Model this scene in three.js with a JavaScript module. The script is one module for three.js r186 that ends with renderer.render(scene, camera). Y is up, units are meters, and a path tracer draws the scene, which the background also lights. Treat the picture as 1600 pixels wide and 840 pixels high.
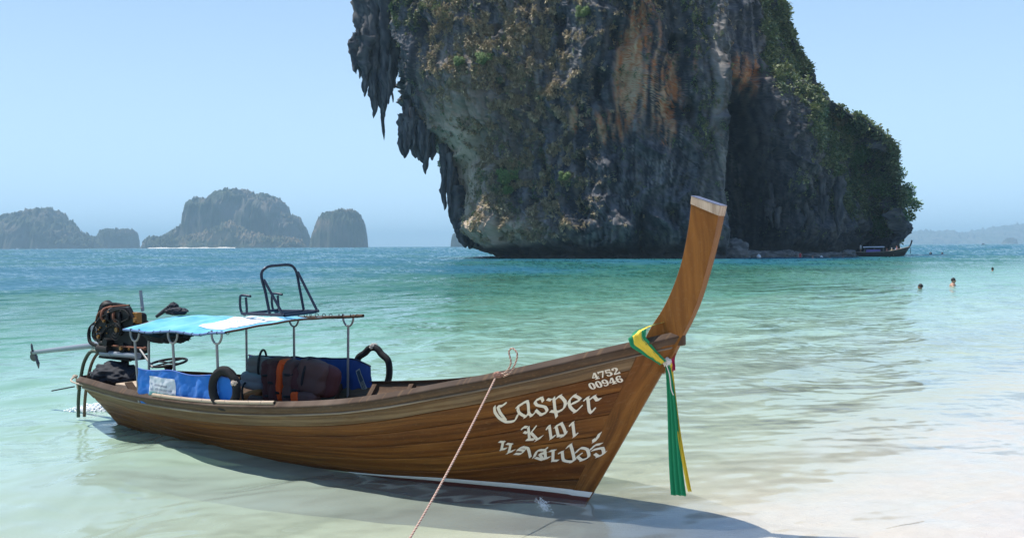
import * as THREE from 'three';
import { RoundedBoxGeometry } from 'three/addons/geometries/RoundedBoxGeometry.js';
import { mergeGeometries, mergeVertices } from 'three/addons/utils/BufferGeometryUtils.js';
import { MarchingCubes } from 'three/addons/objects/MarchingCubes.js';
import { createNoise2D, createNoise3D } from 'simplex-noise';

// ------------------------------------------------------------------ camera, sky, sun, exposure
const EYE = 2.1, F = 1570;                                   // eye height in metres, focal length for a 1600 pixel wide picture
const scene = new THREE.Scene();
const camera = new THREE.PerspectiveCamera(2 * Math.atan(420 / F) * 180 / Math.PI, 1600 / 840, 0.1, 30000);
camera.position.set(0, EYE, 0);
camera.rotation.set(-Math.atan(36 / F), 0, -0.0047, 'YXZ');
const renderer = new THREE.WebGLRenderer({ antialias: true });
renderer.setSize(1024, 537);
renderer.toneMapping = THREE.LinearToneMapping;
renderer.toneMappingExposure = 1.3;
renderer.shadowMap.enabled = true;

const SUN = new THREE.Vector3(-0.95, 0, -0.32).normalize().multiplyScalar(Math.cos(1.14)).add(new THREE.Vector3(0, Math.sin(1.14), 0));
const sun = new THREE.DirectionalLight(new THREE.Color().setRGB(1, 0.95, 0.87), 5);
sun.name = 'sun';
sun.position.copy(SUN).multiplyScalar(300);
sun.castShadow = true;
Object.assign(sun.shadow.camera, { left: -120, right: 120, top: 120, bottom: -120, near: 1, far: 900 });
sun.shadow.mapSize.set(4096, 4096);
scene.add(sun, sun.target);

const SKY_ZENITH = [0.035, 0.15, 0.48], SKY_HORIZON = [0.55, 0.785, 1.0];
{
  const W = 1024, H = 512, data = new Float32Array(W * H * 4), d = new THREE.Vector3();
  for (let r = 0; r < H; r++) {
    const el = ((r + 0.5) / H - 0.5) * Math.PI, s = Math.max(0, Math.sin(el));
    for (let c = 0; c < W; c++) {
      const az = ((c + 0.5) / W - 0.5) * 2 * Math.PI;
      d.set(Math.cos(az) * Math.cos(el), Math.sin(el), Math.sin(az) * Math.cos(el));
      const g = Math.max(0, d.dot(SUN)), k = Math.exp(-Math.pow(s * 2.55, 1.35)), glow = 0.07 * g * g * g + 0.2 * Math.pow(g, 14);
      const o = (r * W + c) * 4;
      for (let i = 0; i < 3; i++) data[o + i] = SKY_ZENITH[i] + (SKY_HORIZON[i] - SKY_ZENITH[i]) * k + glow * [1, 0.9, 0.66][i];
      data[o + 3] = 1;
    }
  }
  const t = new THREE.DataTexture(data, W, H, THREE.RGBAFormat, THREE.FloatType);
  t.mapping = THREE.EquirectangularReflectionMapping;
  t.magFilter = t.minFilter = THREE.LinearFilter;
  t.needsUpdate = true;
  scene.background = t;
  scene.environment = t;
}
scene.fog = new THREE.FogExp2(new THREE.Color().setRGB(0.55, 0.84, 1.0), 1.9e-4);

// ------------------------------------------------------------------ helpers
let seed = 7;
const rnd = () => { seed = (seed + 0x6d2b79f5) | 0; let t = Math.imul(seed ^ (seed >>> 15), 1 | seed); t = (t + Math.imul(t ^ (t >>> 7), 61 | t)) ^ t; return ((t ^ (t >>> 14)) >>> 0) / 4294967296; };
const rr = (a, b) => a + (b - a) * rnd();
const N2 = createNoise2D(rnd), N3 = createNoise3D(rnd);
const clamp = (x, a = 0, b = 1) => Math.min(b, Math.max(a, x));
const lerp = (a, b, t) => a + (b - a) * t;
const sm = (x) => { x = clamp(x); return x * x * (3 - 2 * x); };
const mix3 = (a, b, t) => [lerp(a[0], b[0], t), lerp(a[1], b[1], t), lerp(a[2], b[2], t)];
const fbm2 = (x, y, o = 4) => { let s = 0, a = 0.5; for (let i = 0; i < o; i++) { s += a * N2(x, y); x = x * 2.03 + 7.1; y = y * 2.03 + 3.7; a *= 0.5; } return s; };
const fbm3 = (x, y, z, o = 4) => { let s = 0, a = 0.5; for (let i = 0; i < o; i++) { s += a * N3(x, y, z); x = x * 2.03 + 7.1; y = y * 2.03 + 3.7; z = z * 2.03 + 1.3; a *= 0.5; } return s; };
const gauss = (x, y, cx, cy, rx, ry) => Math.exp(-((x - cx) ** 2) / (rx * rx) - ((y - cy) ** 2) / (ry * ry));
const table = (X, Y) => (x) => { if (x <= X[0]) return Y[0]; for (let i = 1; i < X.length; i++) if (x <= X[i]) return Y[i - 1] + (Y[i] - Y[i - 1]) * (x - X[i - 1]) / (X[i] - X[i - 1]); return Y[Y.length - 1]; };
function smoothTable(X, Y) {                                 // monotone cubic through the points
  const n = X.length, h = [], d = [], m = [];
  for (let i = 0; i < n - 1; i++) { h.push(X[i + 1] - X[i]); d.push((Y[i + 1] - Y[i]) / h[i]); }
  for (let i = 0; i < n; i++) m.push(i === 0 ? d[0] : i === n - 1 ? d[n - 2] : d[i - 1] * d[i] <= 0 ? 0 : 3 * (h[i - 1] + h[i]) / ((2 * h[i] + h[i - 1]) / d[i - 1] + (h[i] + 2 * h[i - 1]) / d[i]));
  return (x) => {
    x = clamp(x, X[0], X[n - 1]);
    let i = 0; while (i < n - 2 && x > X[i + 1]) i++;
    const t = (x - X[i]) / h[i], t2 = t * t, t3 = t2 * t;
    return (2 * t3 - 3 * t2 + 1) * Y[i] + (t3 - 2 * t2 + t) * h[i] * m[i] + (-2 * t3 + 3 * t2) * Y[i + 1] + (t3 - t2) * h[i] * m[i + 1];
  };
}
const names = {};
const numbered = (n) => { const k = names[n] = (names[n] ?? -1) + 1; return k ? n + '_' + String(k).padStart(3, '0') : n; };
const shade = (o) => { o.traverse((c) => { if (c.isMesh) c.castShadow = c.receiveShadow = true; }); return o; };
function thing(o, name, label, category, group) {            // registers a top-level thing
  o.name = numbered(name); o.userData = { label, category };
  if (group) o.userData.group = group;
  scene.add(shade(o)); return o;
}
function structure(o, name, label, category) {
  o.name = name; o.userData = { kind: 'structure' };
  if (label) Object.assign(o.userData, { label, category });
  scene.add(shade(o)); return o;
}
const bases = new WeakMap();
function part(parent, name, geometry, material, label) {     // a part, its geometry given in the axes that the parent's base was given in
  const b = bases.get(parent);
  if (b) geometry = geometry.clone().translate(-b[0], -b[1], -b[2]);
  const m = new THREE.Mesh(geometry, material);
  m.name = name; m.castShadow = m.receiveShadow = true;
  if (label) m.userData.label = label;
  parent.add(m);
  if (b) bases.set(m, b);
  return m;
}
function gridGeo(nu, nv, fn, uvfn, colfn, uv1fn) {
  const P = [], U = [], C = [], V = [], I = [];
  for (let i = 0; i <= nu; i++) for (let j = 0; j <= nv; j++) {
    const p = fn(i / nu, j / nv, i, j); P.push(p[0], p[1], p[2]);
    const uv = uvfn ? uvfn(i / nu, j / nv, p) : [i / nu, j / nv]; U.push(uv[0], uv[1]);
    if (uv1fn) { const q = uv1fn(i / nu, j / nv, p); V.push(q[0], q[1]); }
    if (colfn) { const c = colfn(i / nu, j / nv, p); C.push(c[0], c[1], c[2]); }
  }
  for (let i = 0; i < nu; i++) for (let j = 0; j < nv; j++) {
    const a = i * (nv + 1) + j, b = a + nv + 1; I.push(a, b, a + 1, b, b + 1, a + 1);
  }
  const g = new THREE.BufferGeometry();
  g.setAttribute('position', new THREE.Float32BufferAttribute(P, 3));
  g.setAttribute('uv', new THREE.Float32BufferAttribute(U, 2));
  if (uv1fn) g.setAttribute('uv1', new THREE.Float32BufferAttribute(V, 2));
  if (colfn) g.setAttribute('color', new THREE.Float32BufferAttribute(C, 3));
  g.setIndex(I); g.computeVertexNormals(); return g;
}
const toSRGB = (x) => { x = clamp(x); return 255 * (x <= 0.0031308 ? 12.92 * x : 1.055 * Math.pow(x, 1 / 2.4) - 0.055); };
function colorTex(w, h, fn, wrap = THREE.MirroredRepeatWrapping) {
  const d = new Uint8Array(w * h * 4);
  for (let y = 0; y < h; y++) for (let x = 0; x < w; x++) { const c = fn((x + 0.5) / w, (y + 0.5) / h), o = (y * w + x) * 4; d[o] = toSRGB(c[0]); d[o + 1] = toSRGB(c[1]); d[o + 2] = toSRGB(c[2]); d[o + 3] = 255; }
  const t = new THREE.DataTexture(d, w, h); t.colorSpace = THREE.SRGBColorSpace; t.wrapS = t.wrapT = wrap; t.magFilter = t.minFilter = THREE.LinearFilter; t.needsUpdate = true; return t;
}
function valueTex(w, h, fn, wrap = THREE.MirroredRepeatWrapping) {
  const d = new Uint8Array(w * h * 4);
  for (let y = 0; y < h; y++) for (let x = 0; x < w; x++) { const c = fn((x + 0.5) / w, (y + 0.5) / h), o = (y * w + x) * 4; d[o] = d[o + 1] = d[o + 2] = 255 * clamp(c); d[o + 3] = 255; }
  const t = new THREE.DataTexture(d, w, h); t.wrapS = t.wrapT = wrap; t.magFilter = t.minFilter = THREE.LinearFilter; t.needsUpdate = true; return t;
}
const rgb = (a) => new THREE.Color().setRGB(a[0], a[1], a[2]);
const mat = (c, roughness = 0.8, more = {}) => new THREE.MeshStandardMaterial({ color: rgb(c), roughness, ...more });
const V3 = (p) => new THREE.Vector3(p[0], p[1], p[2]);
const tube = (pts, r, n = 24, k = 8, closed = false) => new THREE.TubeGeometry(new THREE.CatmullRomCurve3(pts.map(V3), closed, 'centripetal'), n, r, k, closed);
function rod(a, b, r0, r1 = r0, k = 8) {
  const A = V3(a), B = V3(b), L = A.distanceTo(B), g = new THREE.CylinderGeometry(r1, r0, L, k, 1);
  g.translate(0, L / 2, 0); g.applyQuaternion(new THREE.Quaternion().setFromUnitVectors(new THREE.Vector3(0, 1, 0), B.sub(A).normalize())); return g.translate(a[0], a[1], a[2]);
}
const box = (c, s, bevel = 0.006) => new RoundedBoxGeometry(s[0], s[1], s[2], 2, Math.min(bevel, Math.min(...s) * 0.45)).translate(c[0], c[1], c[2]);
const ball = (c, r, sy = 1) => new THREE.SphereGeometry(r, 14, 10).scale(1, sy, 1).translate(c[0], c[1], c[2]);
const merge = (l) => mergeGeometries(l.map((g) => { const q = g.index ? g.toNonIndexed() : g.clone(); for (const k of Object.keys(q.attributes)) if (!['position', 'normal', 'uv'].includes(k)) q.deleteAttribute(k); return q; }));
const WORLD = { sx: (px, D) => (px - 800) / F * D, sy: (py, D, hy = 384) => EYE + (hy - py) / F * D };   // metres at a distance for a measured place in the photograph

// ------------------------------------------------------------------ sea bed, beach and water
const shoreDistance = (x, D) => 1.1 + (x - 2.3) * -0.743 + (D - 7.2) * 0.669 + 0.35 * N2(x * 0.16, D * 0.16) + 0.12 * N2(x * 0.7 + 9, D * 0.7);
function bedDepth(x, z) {
  const s = shoreDistance(x, -z);
  let d = s < 0 ? s * 0.07 : s < 5 ? 0.048 * s : s < 10 ? 0.24 + (s - 5) * 0.08 : 0.64 + (s - 10) * 0.062;
  if (s > 2) d += 0.06 * N2(x * 0.09, z * 0.16) * sm((s - 2) / 8) + 0.12 * N2(x * 0.03 + 3, z * 0.05) * sm((s - 8) / 12);
  d += 0.006 * N2(x * 1.3, z * 1.3);
  return clamp(d, -1.6, 3.8);
}
const waterDepth = (x, z) => { const s = shoreDistance(x, -z); return bedDepth(x, z) + sm((s - 14) / 30) * (0.75 * N2(x * 0.035 + 7, z * 0.02) + 0.35 * N2(x * 0.3, z * 0.12) + 0.25 * N2(x * 1.3, z * 0.5)); };
const ruffle = (x, z) => clamp(0.5 + 0.34 * N2(x * 0.06 + 4, z * 0.03) + 0.34 * N2(x * 0.45, z * 0.2 + 3) + 0.36 * N2(x * 1.9, z * 1.1), 0.02, 0.98);   // gusts roughen the sea in patches
const rings = (D0, D1, pixels, n) => { const out = []; let D = D0; while (D < D1) { out.push(D); const step = clamp(D * D * pixels / (EYE * 1005), n, D * 0.35); D += step; } out.push(D1); return out; };
function polar(ringD, azimuths, height, uv, uv1) {
  return gridGeo(azimuths.length - 1, ringD.length - 1, (a, b, i, j) => {
    const D = ringD[j], x = Math.sin(azimuths[i]) * D, z = -Math.cos(azimuths[i]) * D, dr = j < ringD.length - 1 ? ringD[j + 1] - D : D;
    return [x, height(x, z, dr, D), z];
  }, uv, null, uv1);
}
const fan = (dense, coarse) => { const a = [], e = 0.56; for (let i = 0; i < coarse; i++) a.push(-Math.PI + (Math.PI - e) * i / coarse); for (let i = 0; i < dense; i++) a.push(-e + 2 * e * i / dense); for (let i = 0; i <= coarse; i++) a.push(e + (Math.PI - e) * i / coarse); return a; };

const sandTex = colorTex(1024, 1024, (u, v) => {
  const n = 0.5 + 0.5 * fbm2(u * 9, v * 9, 5), g = rnd(), f = 0.5 + 0.5 * N2(u * 90, v * 90);
  let c = mix3([0.52, 0.45, 0.38], [0.62, 0.55, 0.48], n * 0.7 + f * 0.15 + g * 0.15);
  if (g > 0.9975) c = [0.25, 0.2, 0.16]; else if (g < 0.002) c = [0.8, 0.77, 0.72];
  return c;
});
const sandBump = valueTex(1024, 1024, (u, v) => 0.5 + 0.35 * fbm2(u * 12, v * 30, 4) + 0.12 * N2(u * 150, v * 150));
const sandMat = new THREE.MeshStandardMaterial({ map: sandTex, bumpMap: sandBump, bumpScale: 0.02, roughness: 0.75 });
{
  const g = polar(rings(0.4, 14000, 6, 0.06), fan(300, 24), (x, z) => -bedDepth(x, z), (a, b, p) => [p[0] / 2.6, p[2] / 2.6]);
  const m = new THREE.Mesh(g, sandMat);
  structure(m, 'sand');
}
// the sea: a sheet that mirrors, clear over the shallow sand and turbid where it is deep
const RAMP = { d: [0, 0.08, 0.2, 0.45, 0.8, 1.3, 2.0, 2.9, 4], t: [1, 0.96, 0.72, 0.37, 0.19, 0.10, 0.05, 0.02, 0],
  c: [[0.98, 0.98, 0.96], [0.95, 0.97, 0.93], [0.72, 0.83, 0.71], [0.45, 0.62, 0.49], [0.25, 0.445, 0.335], [0.11, 0.28, 0.19], [0.042, 0.155, 0.10], [0.016, 0.115, 0.092], [0.013, 0.105, 0.155]] };
const rampCol = [0, 1, 2].map((i) => table(RAMP.d, RAMP.c.map((c) => c[i]))), rampClear = table(RAMP.d, RAMP.t);
const rampTex = colorTex(512, 2, (u) => rampCol.map((f) => f(u * 4)), THREE.ClampToEdgeWrapping);
const clearTex = valueTex(512, 2, (u) => rampClear(u * 4), THREE.ClampToEdgeWrapping);
const roughTex = valueTex(512, 64, (u, v) => table([0, 0.3, 0.8, 1.6, 2.6, 4], [0.13, 0.12, 0.13, 0.19, 0.31, 0.40])(u * 4) * lerp(0.35, 1.65, v), THREE.ClampToEdgeWrapping);      // unresolved far waves
const TILE = 9;
function rippleNormals(size) {
  const hx = new Float32Array(size * size), hz = new Float32Array(size * size), waves = [];
  for (let i = 0; i < 130; i++) {
    const lam = 0.16 * Math.pow(22, rnd()), dir = Math.atan2(0.67, 0.74) + (rnd() + rnd() + rnd() - 1.5) * 1.25, kx = Math.round(Math.cos(dir) * TILE / lam), kz = Math.round(Math.sin(dir) * TILE / lam);
    if (kx || kz) waves.push([kx, kz, rnd() * 6.28, 0.021 * (0.5 + rnd()) * (lam < 0.35 ? 0.8 : 1)]);
  }
  const lut = new Float32Array(size); for (let i = 0; i < size; i++) lut[i] = Math.cos(i / size * 2 * Math.PI);
  for (const [kx, kz, ph, s] of waves) {
    const k = Math.hypot(kx, kz), ax = s * kx / k, az = s * kz / k, p0 = Math.round(ph / 6.28 * size);
    for (let y = 0; y < size; y++) for (let x = 0; x < size; x++) { const c = lut[(((kx * x + kz * y + p0) % size) + size) % size], o = y * size + x; hx[o] += ax * c; hz[o] += az * c; }
  }
  const d = new Uint8Array(size * size * 4);
  for (let i = 0; i < size * size; i++) { const nx = -hx[i], ny = -hz[i], l = Math.hypot(nx, ny, 1); d[i * 4] = 127.5 * (nx / l + 1); d[i * 4 + 1] = 127.5 * (ny / l + 1); d[i * 4 + 2] = 127.5 * (1 / l + 1); d[i * 4 + 3] = 255; }
  const t = new THREE.DataTexture(d, size, size); t.wrapS = t.wrapT = THREE.RepeatWrapping; t.magFilter = t.minFilter = THREE.LinearFilter; t.channel = 1; t.needsUpdate = true; return t;
}
const ripples = rippleNormals(1024), waterMat = (k) => new THREE.MeshPhysicalMaterial({ map: rampTex, transmission: 1, transmissionMap: clearTex, thickness: 0, ior: 1.33, roughness: 1, roughnessMap: roughTex, normalMap: ripples, normalScale: new THREE.Vector2(k, k) });
const swell = [];
for (let i = 0; i < 44; i++) { const lam = 0.24 * Math.pow(22, i / 43), dir = Math.atan2(0.67, 0.74) + (rnd() + rnd() + rnd() - 1.5) * 1.15, k = 2 * Math.PI / lam; swell.push([lam, k * Math.cos(dir), k * Math.sin(dir), rnd() * 6.28, 0.030 * lam / 6.28 * rr(0.6, 1.4)]); }
function waterHeight(x, z, spacing) {
  const s = shoreDistance(x, -z);
  let h = 0;
  if (spacing < 3) {
    const calm = 0.75 + 0.45 * N2(x * 0.11, z * 0.11), near = sm(s / 9), wx = x + 0.5 * N2(x * 0.35, z * 0.35), wz = z + 0.5 * N2(x * 0.35 + 5, z * 0.35 + 8);
    for (const [lam, kx, kz, ph, a] of swell) { const w = clamp((lam / spacing - 2.5) / 2.5); if (w > 0) { const q = Math.sin(kx * wx + kz * wz + ph); h += w * a * (lam < 0.8 ? 0.4 + 0.5 * near : 0.07 + 0.75 * near) * (q + 0.3 * q * q); } }
    h *= calm * (0.12 + 0.88 * sm((s - 0.4) / 4));
    const crest = (s0, a, w, off) => { const q = s - s0 - 0.35 * N2(x * 0.45 + off, z * 0.45); return a * (q > 0 ? Math.exp(-(q * q) / (w * w * 5)) : Math.exp(-(q * q) / (w * w))) * clamp(0.5 + N2(x * 0.25 + off, z * 0.25 + off)); };
    h += crest(0.9, 0.012, 0.14, 1) + crest(2.6, 0.02, 0.24, 20) + crest(5.2, 0.04, 0.4, 40);
    h += 0.07 * gauss(x, z, 0.12, -7.95, 0.32, 0.16);
  }
  if (s < 0.6) h += 0.012 * N2(x * 0.9, z * 0.9);
  return h;
}
{
  const all = rings(3, 13900, 0.75, 0.026), az = fan(820, 14), sea = new THREE.Group(), cut = [11, 20, 36].map((D) => all.findIndex((d) => d > D));
  [[0, cut[0], 0.30], [cut[0], cut[1], 0.55], [cut[1], cut[2], 0.95], [cut[2], all.length - 1, 1.4]].forEach(([i, j, k]) => part(sea, 'water_surface', polar(all.slice(i, j + 1), az, (x, z, dr, D) => waterHeight(x, z, Math.max(0.026, D * D * 0.75 / (EYE * 1005))), (a, b, p) => [waterDepth(p[0], p[2]) / 4, ruffle(p[0], p[2])], (a, b, p) => [p[0] / TILE, p[2] / TILE]), waterMat(k)));
  structure(sea, 'sea_water');
}

// ------------------------------------------------------------------ large limestone cliff
const barkMat = mat([0.10, 0.075, 0.05], 0.9);
const leafMat = (c) => new THREE.MeshPhysicalMaterial({ color: rgb(c), roughness: 0.75, transmission: 0.25, thickness: 0, vertexColors: true });
const CL = { D: 190, hd: 33, top: 70 };
const sideX = (pys, pxs, D) => smoothTable(pys.map((p) => WORLD.sy(p, D)).reverse(), pxs.map((p) => WORLD.sx(p, D)).reverse());
const cliffLeft = sideX([-190, -60, 0, 60, 113, 150, 190, 215, 240, 290, 330, 365, 385, 393, 400, 406], [600, 596, 600, 606, 616, 632, 648, 670, 690, 698, 707, 716, 726, 748, 776, 770], 178);
const cliffRight = sideX([-190, -60, 0, 60, 100, 130, 160, 200, 250, 300, 340, 385, 400], [1120, 1180, 1200, 1213, 1226, 1243, 1280, 1330, 1368, 1386, 1388, 1380, 1368], 194);
const yOf = (py) => WORLD.sy(py, 172);
// X and Y below: where a point of the face shows in a 1600 x 840 picture taken from the beach, used to lay out the rock's features
function cliffPoint(a, y) {
  const phi = a * 2.05, xl = cliffLeft(y), xr = cliffRight(y), xc = (xl + xr) / 2, hw = (xr - xl) / 2;
  const cap = y > 48 ? Math.sqrt(Math.max(0, 1 - ((y - 48) / 4) ** 2)) : 1;
  const sx = Math.sin(phi), cx = Math.cos(phi), ex = Math.sign(sx) * Math.pow(Math.abs(sx), 0.9), ez = Math.sign(cx) * Math.pow(Math.abs(cx), 0.75);
  let x = xc + hw * ex * (0.3 + 0.7 * cap), D = CL.D - CL.hd * ez * (0.3 + 0.7 * cap);
  const X = 800 + x / 165 * F, Y = 384 - (y - EYE) / 168 * F, front = sm(cx * 3);
  const wx = x + 1.6 * N2(x * 0.08, y * 0.07), wob = N2(y * 0.09, x * 0.03);
  // folds of the wall: buttresses, flutes, ribs
  const smooth = gauss(X, Y, 712, 255, 52, 125) * 0.95;
  let out = 3.0 * fbm3(x * 0.04, y * 0.03, D * 0.04, 2);
  out += 2.4 * (0.5 - Math.abs(N3(wx * 0.085 + wob * 0.5, y * 0.016, D * 0.03)));
  out += (1.0 * (0.4 - Math.abs(N3(wx * 0.30 + wob, y * 0.06, D * 0.2))) + 0.40 * (0.4 - Math.abs(N3(wx * 0.85 + wob, y * 0.10, D * 0.6)))) * (1 - smooth) * (1 - 0.6 * sm((X - 1185) / 30));
  out += 0.62 * fbm3(x * 0.6, y * 0.42, D * 0.6, 3) * (1 - smooth * 0.6) + 0.2 * fbm3(x * 2.2, y * 1.1, D * 2.2, 2) * (1 - smooth * 0.5);
  const hole = fbm3(x * 0.16 + 9, y * 0.10, D * 0.16, 2); if (hole > 0.28) out -= 3.2 * (hole - 0.28) * 4 * (1 - smooth);
  let back = 0;
  out += (0.42 * (0.32 - Math.abs(N3(wx * 1.9 + wob, y * 0.22, D * 1.3))) + 0.42 * fbm3(x * 1.5, y * 1.3, D * 1.5, 2)) * (1 - smooth);
  if (front > 0) {
    back += 15 * sm((X - 1126 - 10 * N2(y * 0.1, 3)) / 14);                                                 // the wall steps back right of the prow
    back += 13 * gauss(X, Math.max(Y, 190), 1165, 190, 34 + Math.max(0, Y - 200) * 0.22, 400) * sm((Y - 105) / 60) * sm((X - 1122) / 10); // tall cave
    back += 7 * gauss(X, Y, 1175, 340, 60, 110);
    back += 3.6 * gauss(X, Y, 997 + (Y - 340) * 0.03, 372, 9, 44);                                          // narrow cleft at the foot
    back -= 2.2 * gauss(X, Y, 1116, 200, 14, 260);                                                          // the prow
    back += 3.2 * gauss(X, Y, 970, 130, 16, 70) + 3.5 * gauss(X, Y, 1046, 110, 15, 80) + 2.2 * gauss(X, Y, 903, 195, 14, 22) + 2.0 * gauss(X, Y, 1035, 190, 12, 34);
    back -= 2.0 * gauss(X, Y, 760, 250, 40, 260);
    back += 0.24 * Math.max(0, y - 7) * Math.exp(-(((X - 775) / 145) ** 4));                              // the tufted face leans back into the sun
    back -= 3 * gauss(X, Y, 1290, 230, 60, 150);
    back += 8 * sm((X - 1290) / 70);
    back *= front;
  }
  // the notch that the sea has cut at the foot, with a lip above it
  const notch = y < 6 ? sm(1 - Math.abs(y - 0.9) / 2.6) * 3.4 + 0.9 * sm((2.2 - y) / 1.6) : 0;
  out -= notch * (0.6 + 0.5 * N2(x * 0.07, 4)) * (1 - 0.75 * sm((X - 1320) / 50)); out += 1.2 * gauss(0, y, 0, 5.2, 1, 1.5);
  if (X > 1150 && y < 12) out -= 3.5 * sm((12 - y) / 8) * sm((X - 1200) / 80) * sm((1345 - X) / 50);
  out *= cap;
  const nx = sx, nz = cx;
  x += nx * out; D -= nz * out; D += back * cap;
  return { p: [x, y + (y > 30 ? 0 : 0) + 0.25 * N3(x * 0.4, y * 0.4, D * 0.4), -D], X: 800 + x / D * F, Y, front, smooth };
}
function cliffColor(c) {
  const [x, y, z] = c.p, X = c.X, Y = c.Y;
  const wall = 1 - 0.65 * sm((X - 1180) / 30), streak = wall * fbm2(x * 0.55 + 0.8 * N2(y * 0.06, x * 0.1), y * 0.028 + z * 0.03, 4), fine = fbm2(x * 2.0 + z, y * 0.16, 3), blot = fbm3(x * 0.10, y * 0.07, z * 0.1, 3);
  let col = mix3([0.020, 0.022, 0.028], [0.115, 0.114, 0.118], sm(0.40 + 0.95 * streak + 0.5 * fine + 0.6 * fbm3(x * 0.5, y * 0.4, z * 0.5, 4)));
  const line = sm((Math.abs(N2(x * 0.95 + 0.6 * N2(y * 0.05, x * 0.08) + 40, y * 0.03 + z * 0.05)) - 0.5) * 6) * sm(0.3 + 1.6 * N2(x * 0.12 + 3, y * 0.07)); col = mix3(col, [0.30, 0.285, 0.265], line * 0.65 * wall * sm(0.6 + 2 * N2(x * 0.3, y * 0.35)));
  const pale = sm((blot + 0.45 * streak - 0.18) * 3);
  col = mix3(col, [0.24, 0.21, 0.175], pale * 0.5);
  const warm = gauss(X, Y, 985, 140, 22, 80) + gauss(X, Y, 1042, 165, 24, 75) + 0.8 * gauss(X, Y, 905, 195, 18, 22) + 0.7 * gauss(X, Y, 945, 210, 26, 26) + 0.6 * gauss(X, Y, 1012, 40, 20, 50) + 0.7 * gauss(X, Y, 1165, 105, 32, 40) + 0.35 * gauss(X, Y, 1085, 110, 16, 70);
  const w = sm((warm * (1.0 + 1.5 * streak + 0.9 * fine) - 0.30) * 2.1);
  col = mix3(col, mix3([0.52, 0.38, 0.23], [0.42, 0.15, 0.045], sm(0.5 + 1.7 * fine + blot)), w * 0.95);
  const pr = gauss(X, Y, 1122, 230, 12, 200) * sm(0.7 + streak); col = mix3(col, [0.33, 0.29, 0.25], pr * 0.75);
  const bald = clamp(1.15 * gauss(X, Y, 712, 258, 50, 118) + gauss(X, Y, 790, 365, 55, 26)); col = mix3(col, mix3([0.44, 0.335, 0.235], [0.62, 0.48, 0.34], 0.5 + fine), bald * 0.95);
  const tide = sm((2.6 + 0.5 * N2(x * 0.2, 1) - y) / 0.8); col = mix3(col, [0.055, 0.05, 0.045], tide * 0.85);                  // algae below the high water mark
  const soil = sm((fbm3(x * 0.22, y * 0.2, z * 0.22, 4) + 0.9 * gauss(X, Y, 800, 150, 90, 200) - 0.35) * 2.4) * 0.35; col = mix3(col, [0.19, 0.14, 0.085], soil);
  return col;
}
const rockMat = new THREE.MeshStandardMaterial({ vertexColors: true, roughness: 0.95 });
const cliff = new THREE.Group();
{
  const rows = []; for (let y = -4; y < 49; y += 0.14) rows.push(y); for (let y = 49; y < 52; y += 0.5) rows.push(y); rows.push(51.99);
  const cols = []; for (let i = 0; i <= 40; i++) cols.push(-1 + 0.14 * i / 40); for (let i = 1; i <= 720; i++) cols.push(-0.86 + 1.72 * i / 720); for (let i = 1; i <= 30; i++) cols.push(0.86 + 0.14 * i / 30);
  const colors = [];
  const g = gridGeo(cols.length - 1, rows.length - 1, (a, b, i, j) => { const c = cliffPoint(cols[i], rows[j]); colors.push(cliffColor(c)); return c.p; }, null, (() => { let k = 0; return () => colors[k++]; })());
  part(cliff, 'rock_face', g, rockMat);
}
// hanging stalactites on the overhanging left side; each one a fluted, tapering column
function stalactite(seed0, x, D, top, tip, r, lean = 0) {
  return gridGeo(34, 13, (a, b) => {
    const t = a, ang = b * 2 * Math.PI, y = lerp(top, tip, t), L = top - tip;
    let rad = r * (t < 0.7 ? 1 - 0.45 * t : 0.685 * Math.pow((1.0 - t) / 0.3, 0.5) + 0.04) * (1 + 0.45 * N3(Math.cos(ang) * 0.9 + seed0, Math.sin(ang) * 0.9, y * 0.4) + 0.26 * N3(Math.cos(ang) * 1.7, Math.sin(ang) * 1.7 + seed0, y * 0.9));
    if (t > 0.985) rad *= 0.2;
    return [x + lean * t * L + 0.42 * N2(seed0, y * 0.22) * t + rad * Math.cos(ang), y + 0.2 * N2(seed0, ang), -D + rad * Math.sin(ang)];
  }, null, (a, b, p) => { const s = fbm2(p[0] * 1.4, p[1] * 0.2, 3); return mix3([0.035, 0.036, 0.042], [0.13, 0.125, 0.12], sm(0.35 + s)); });
}
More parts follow.
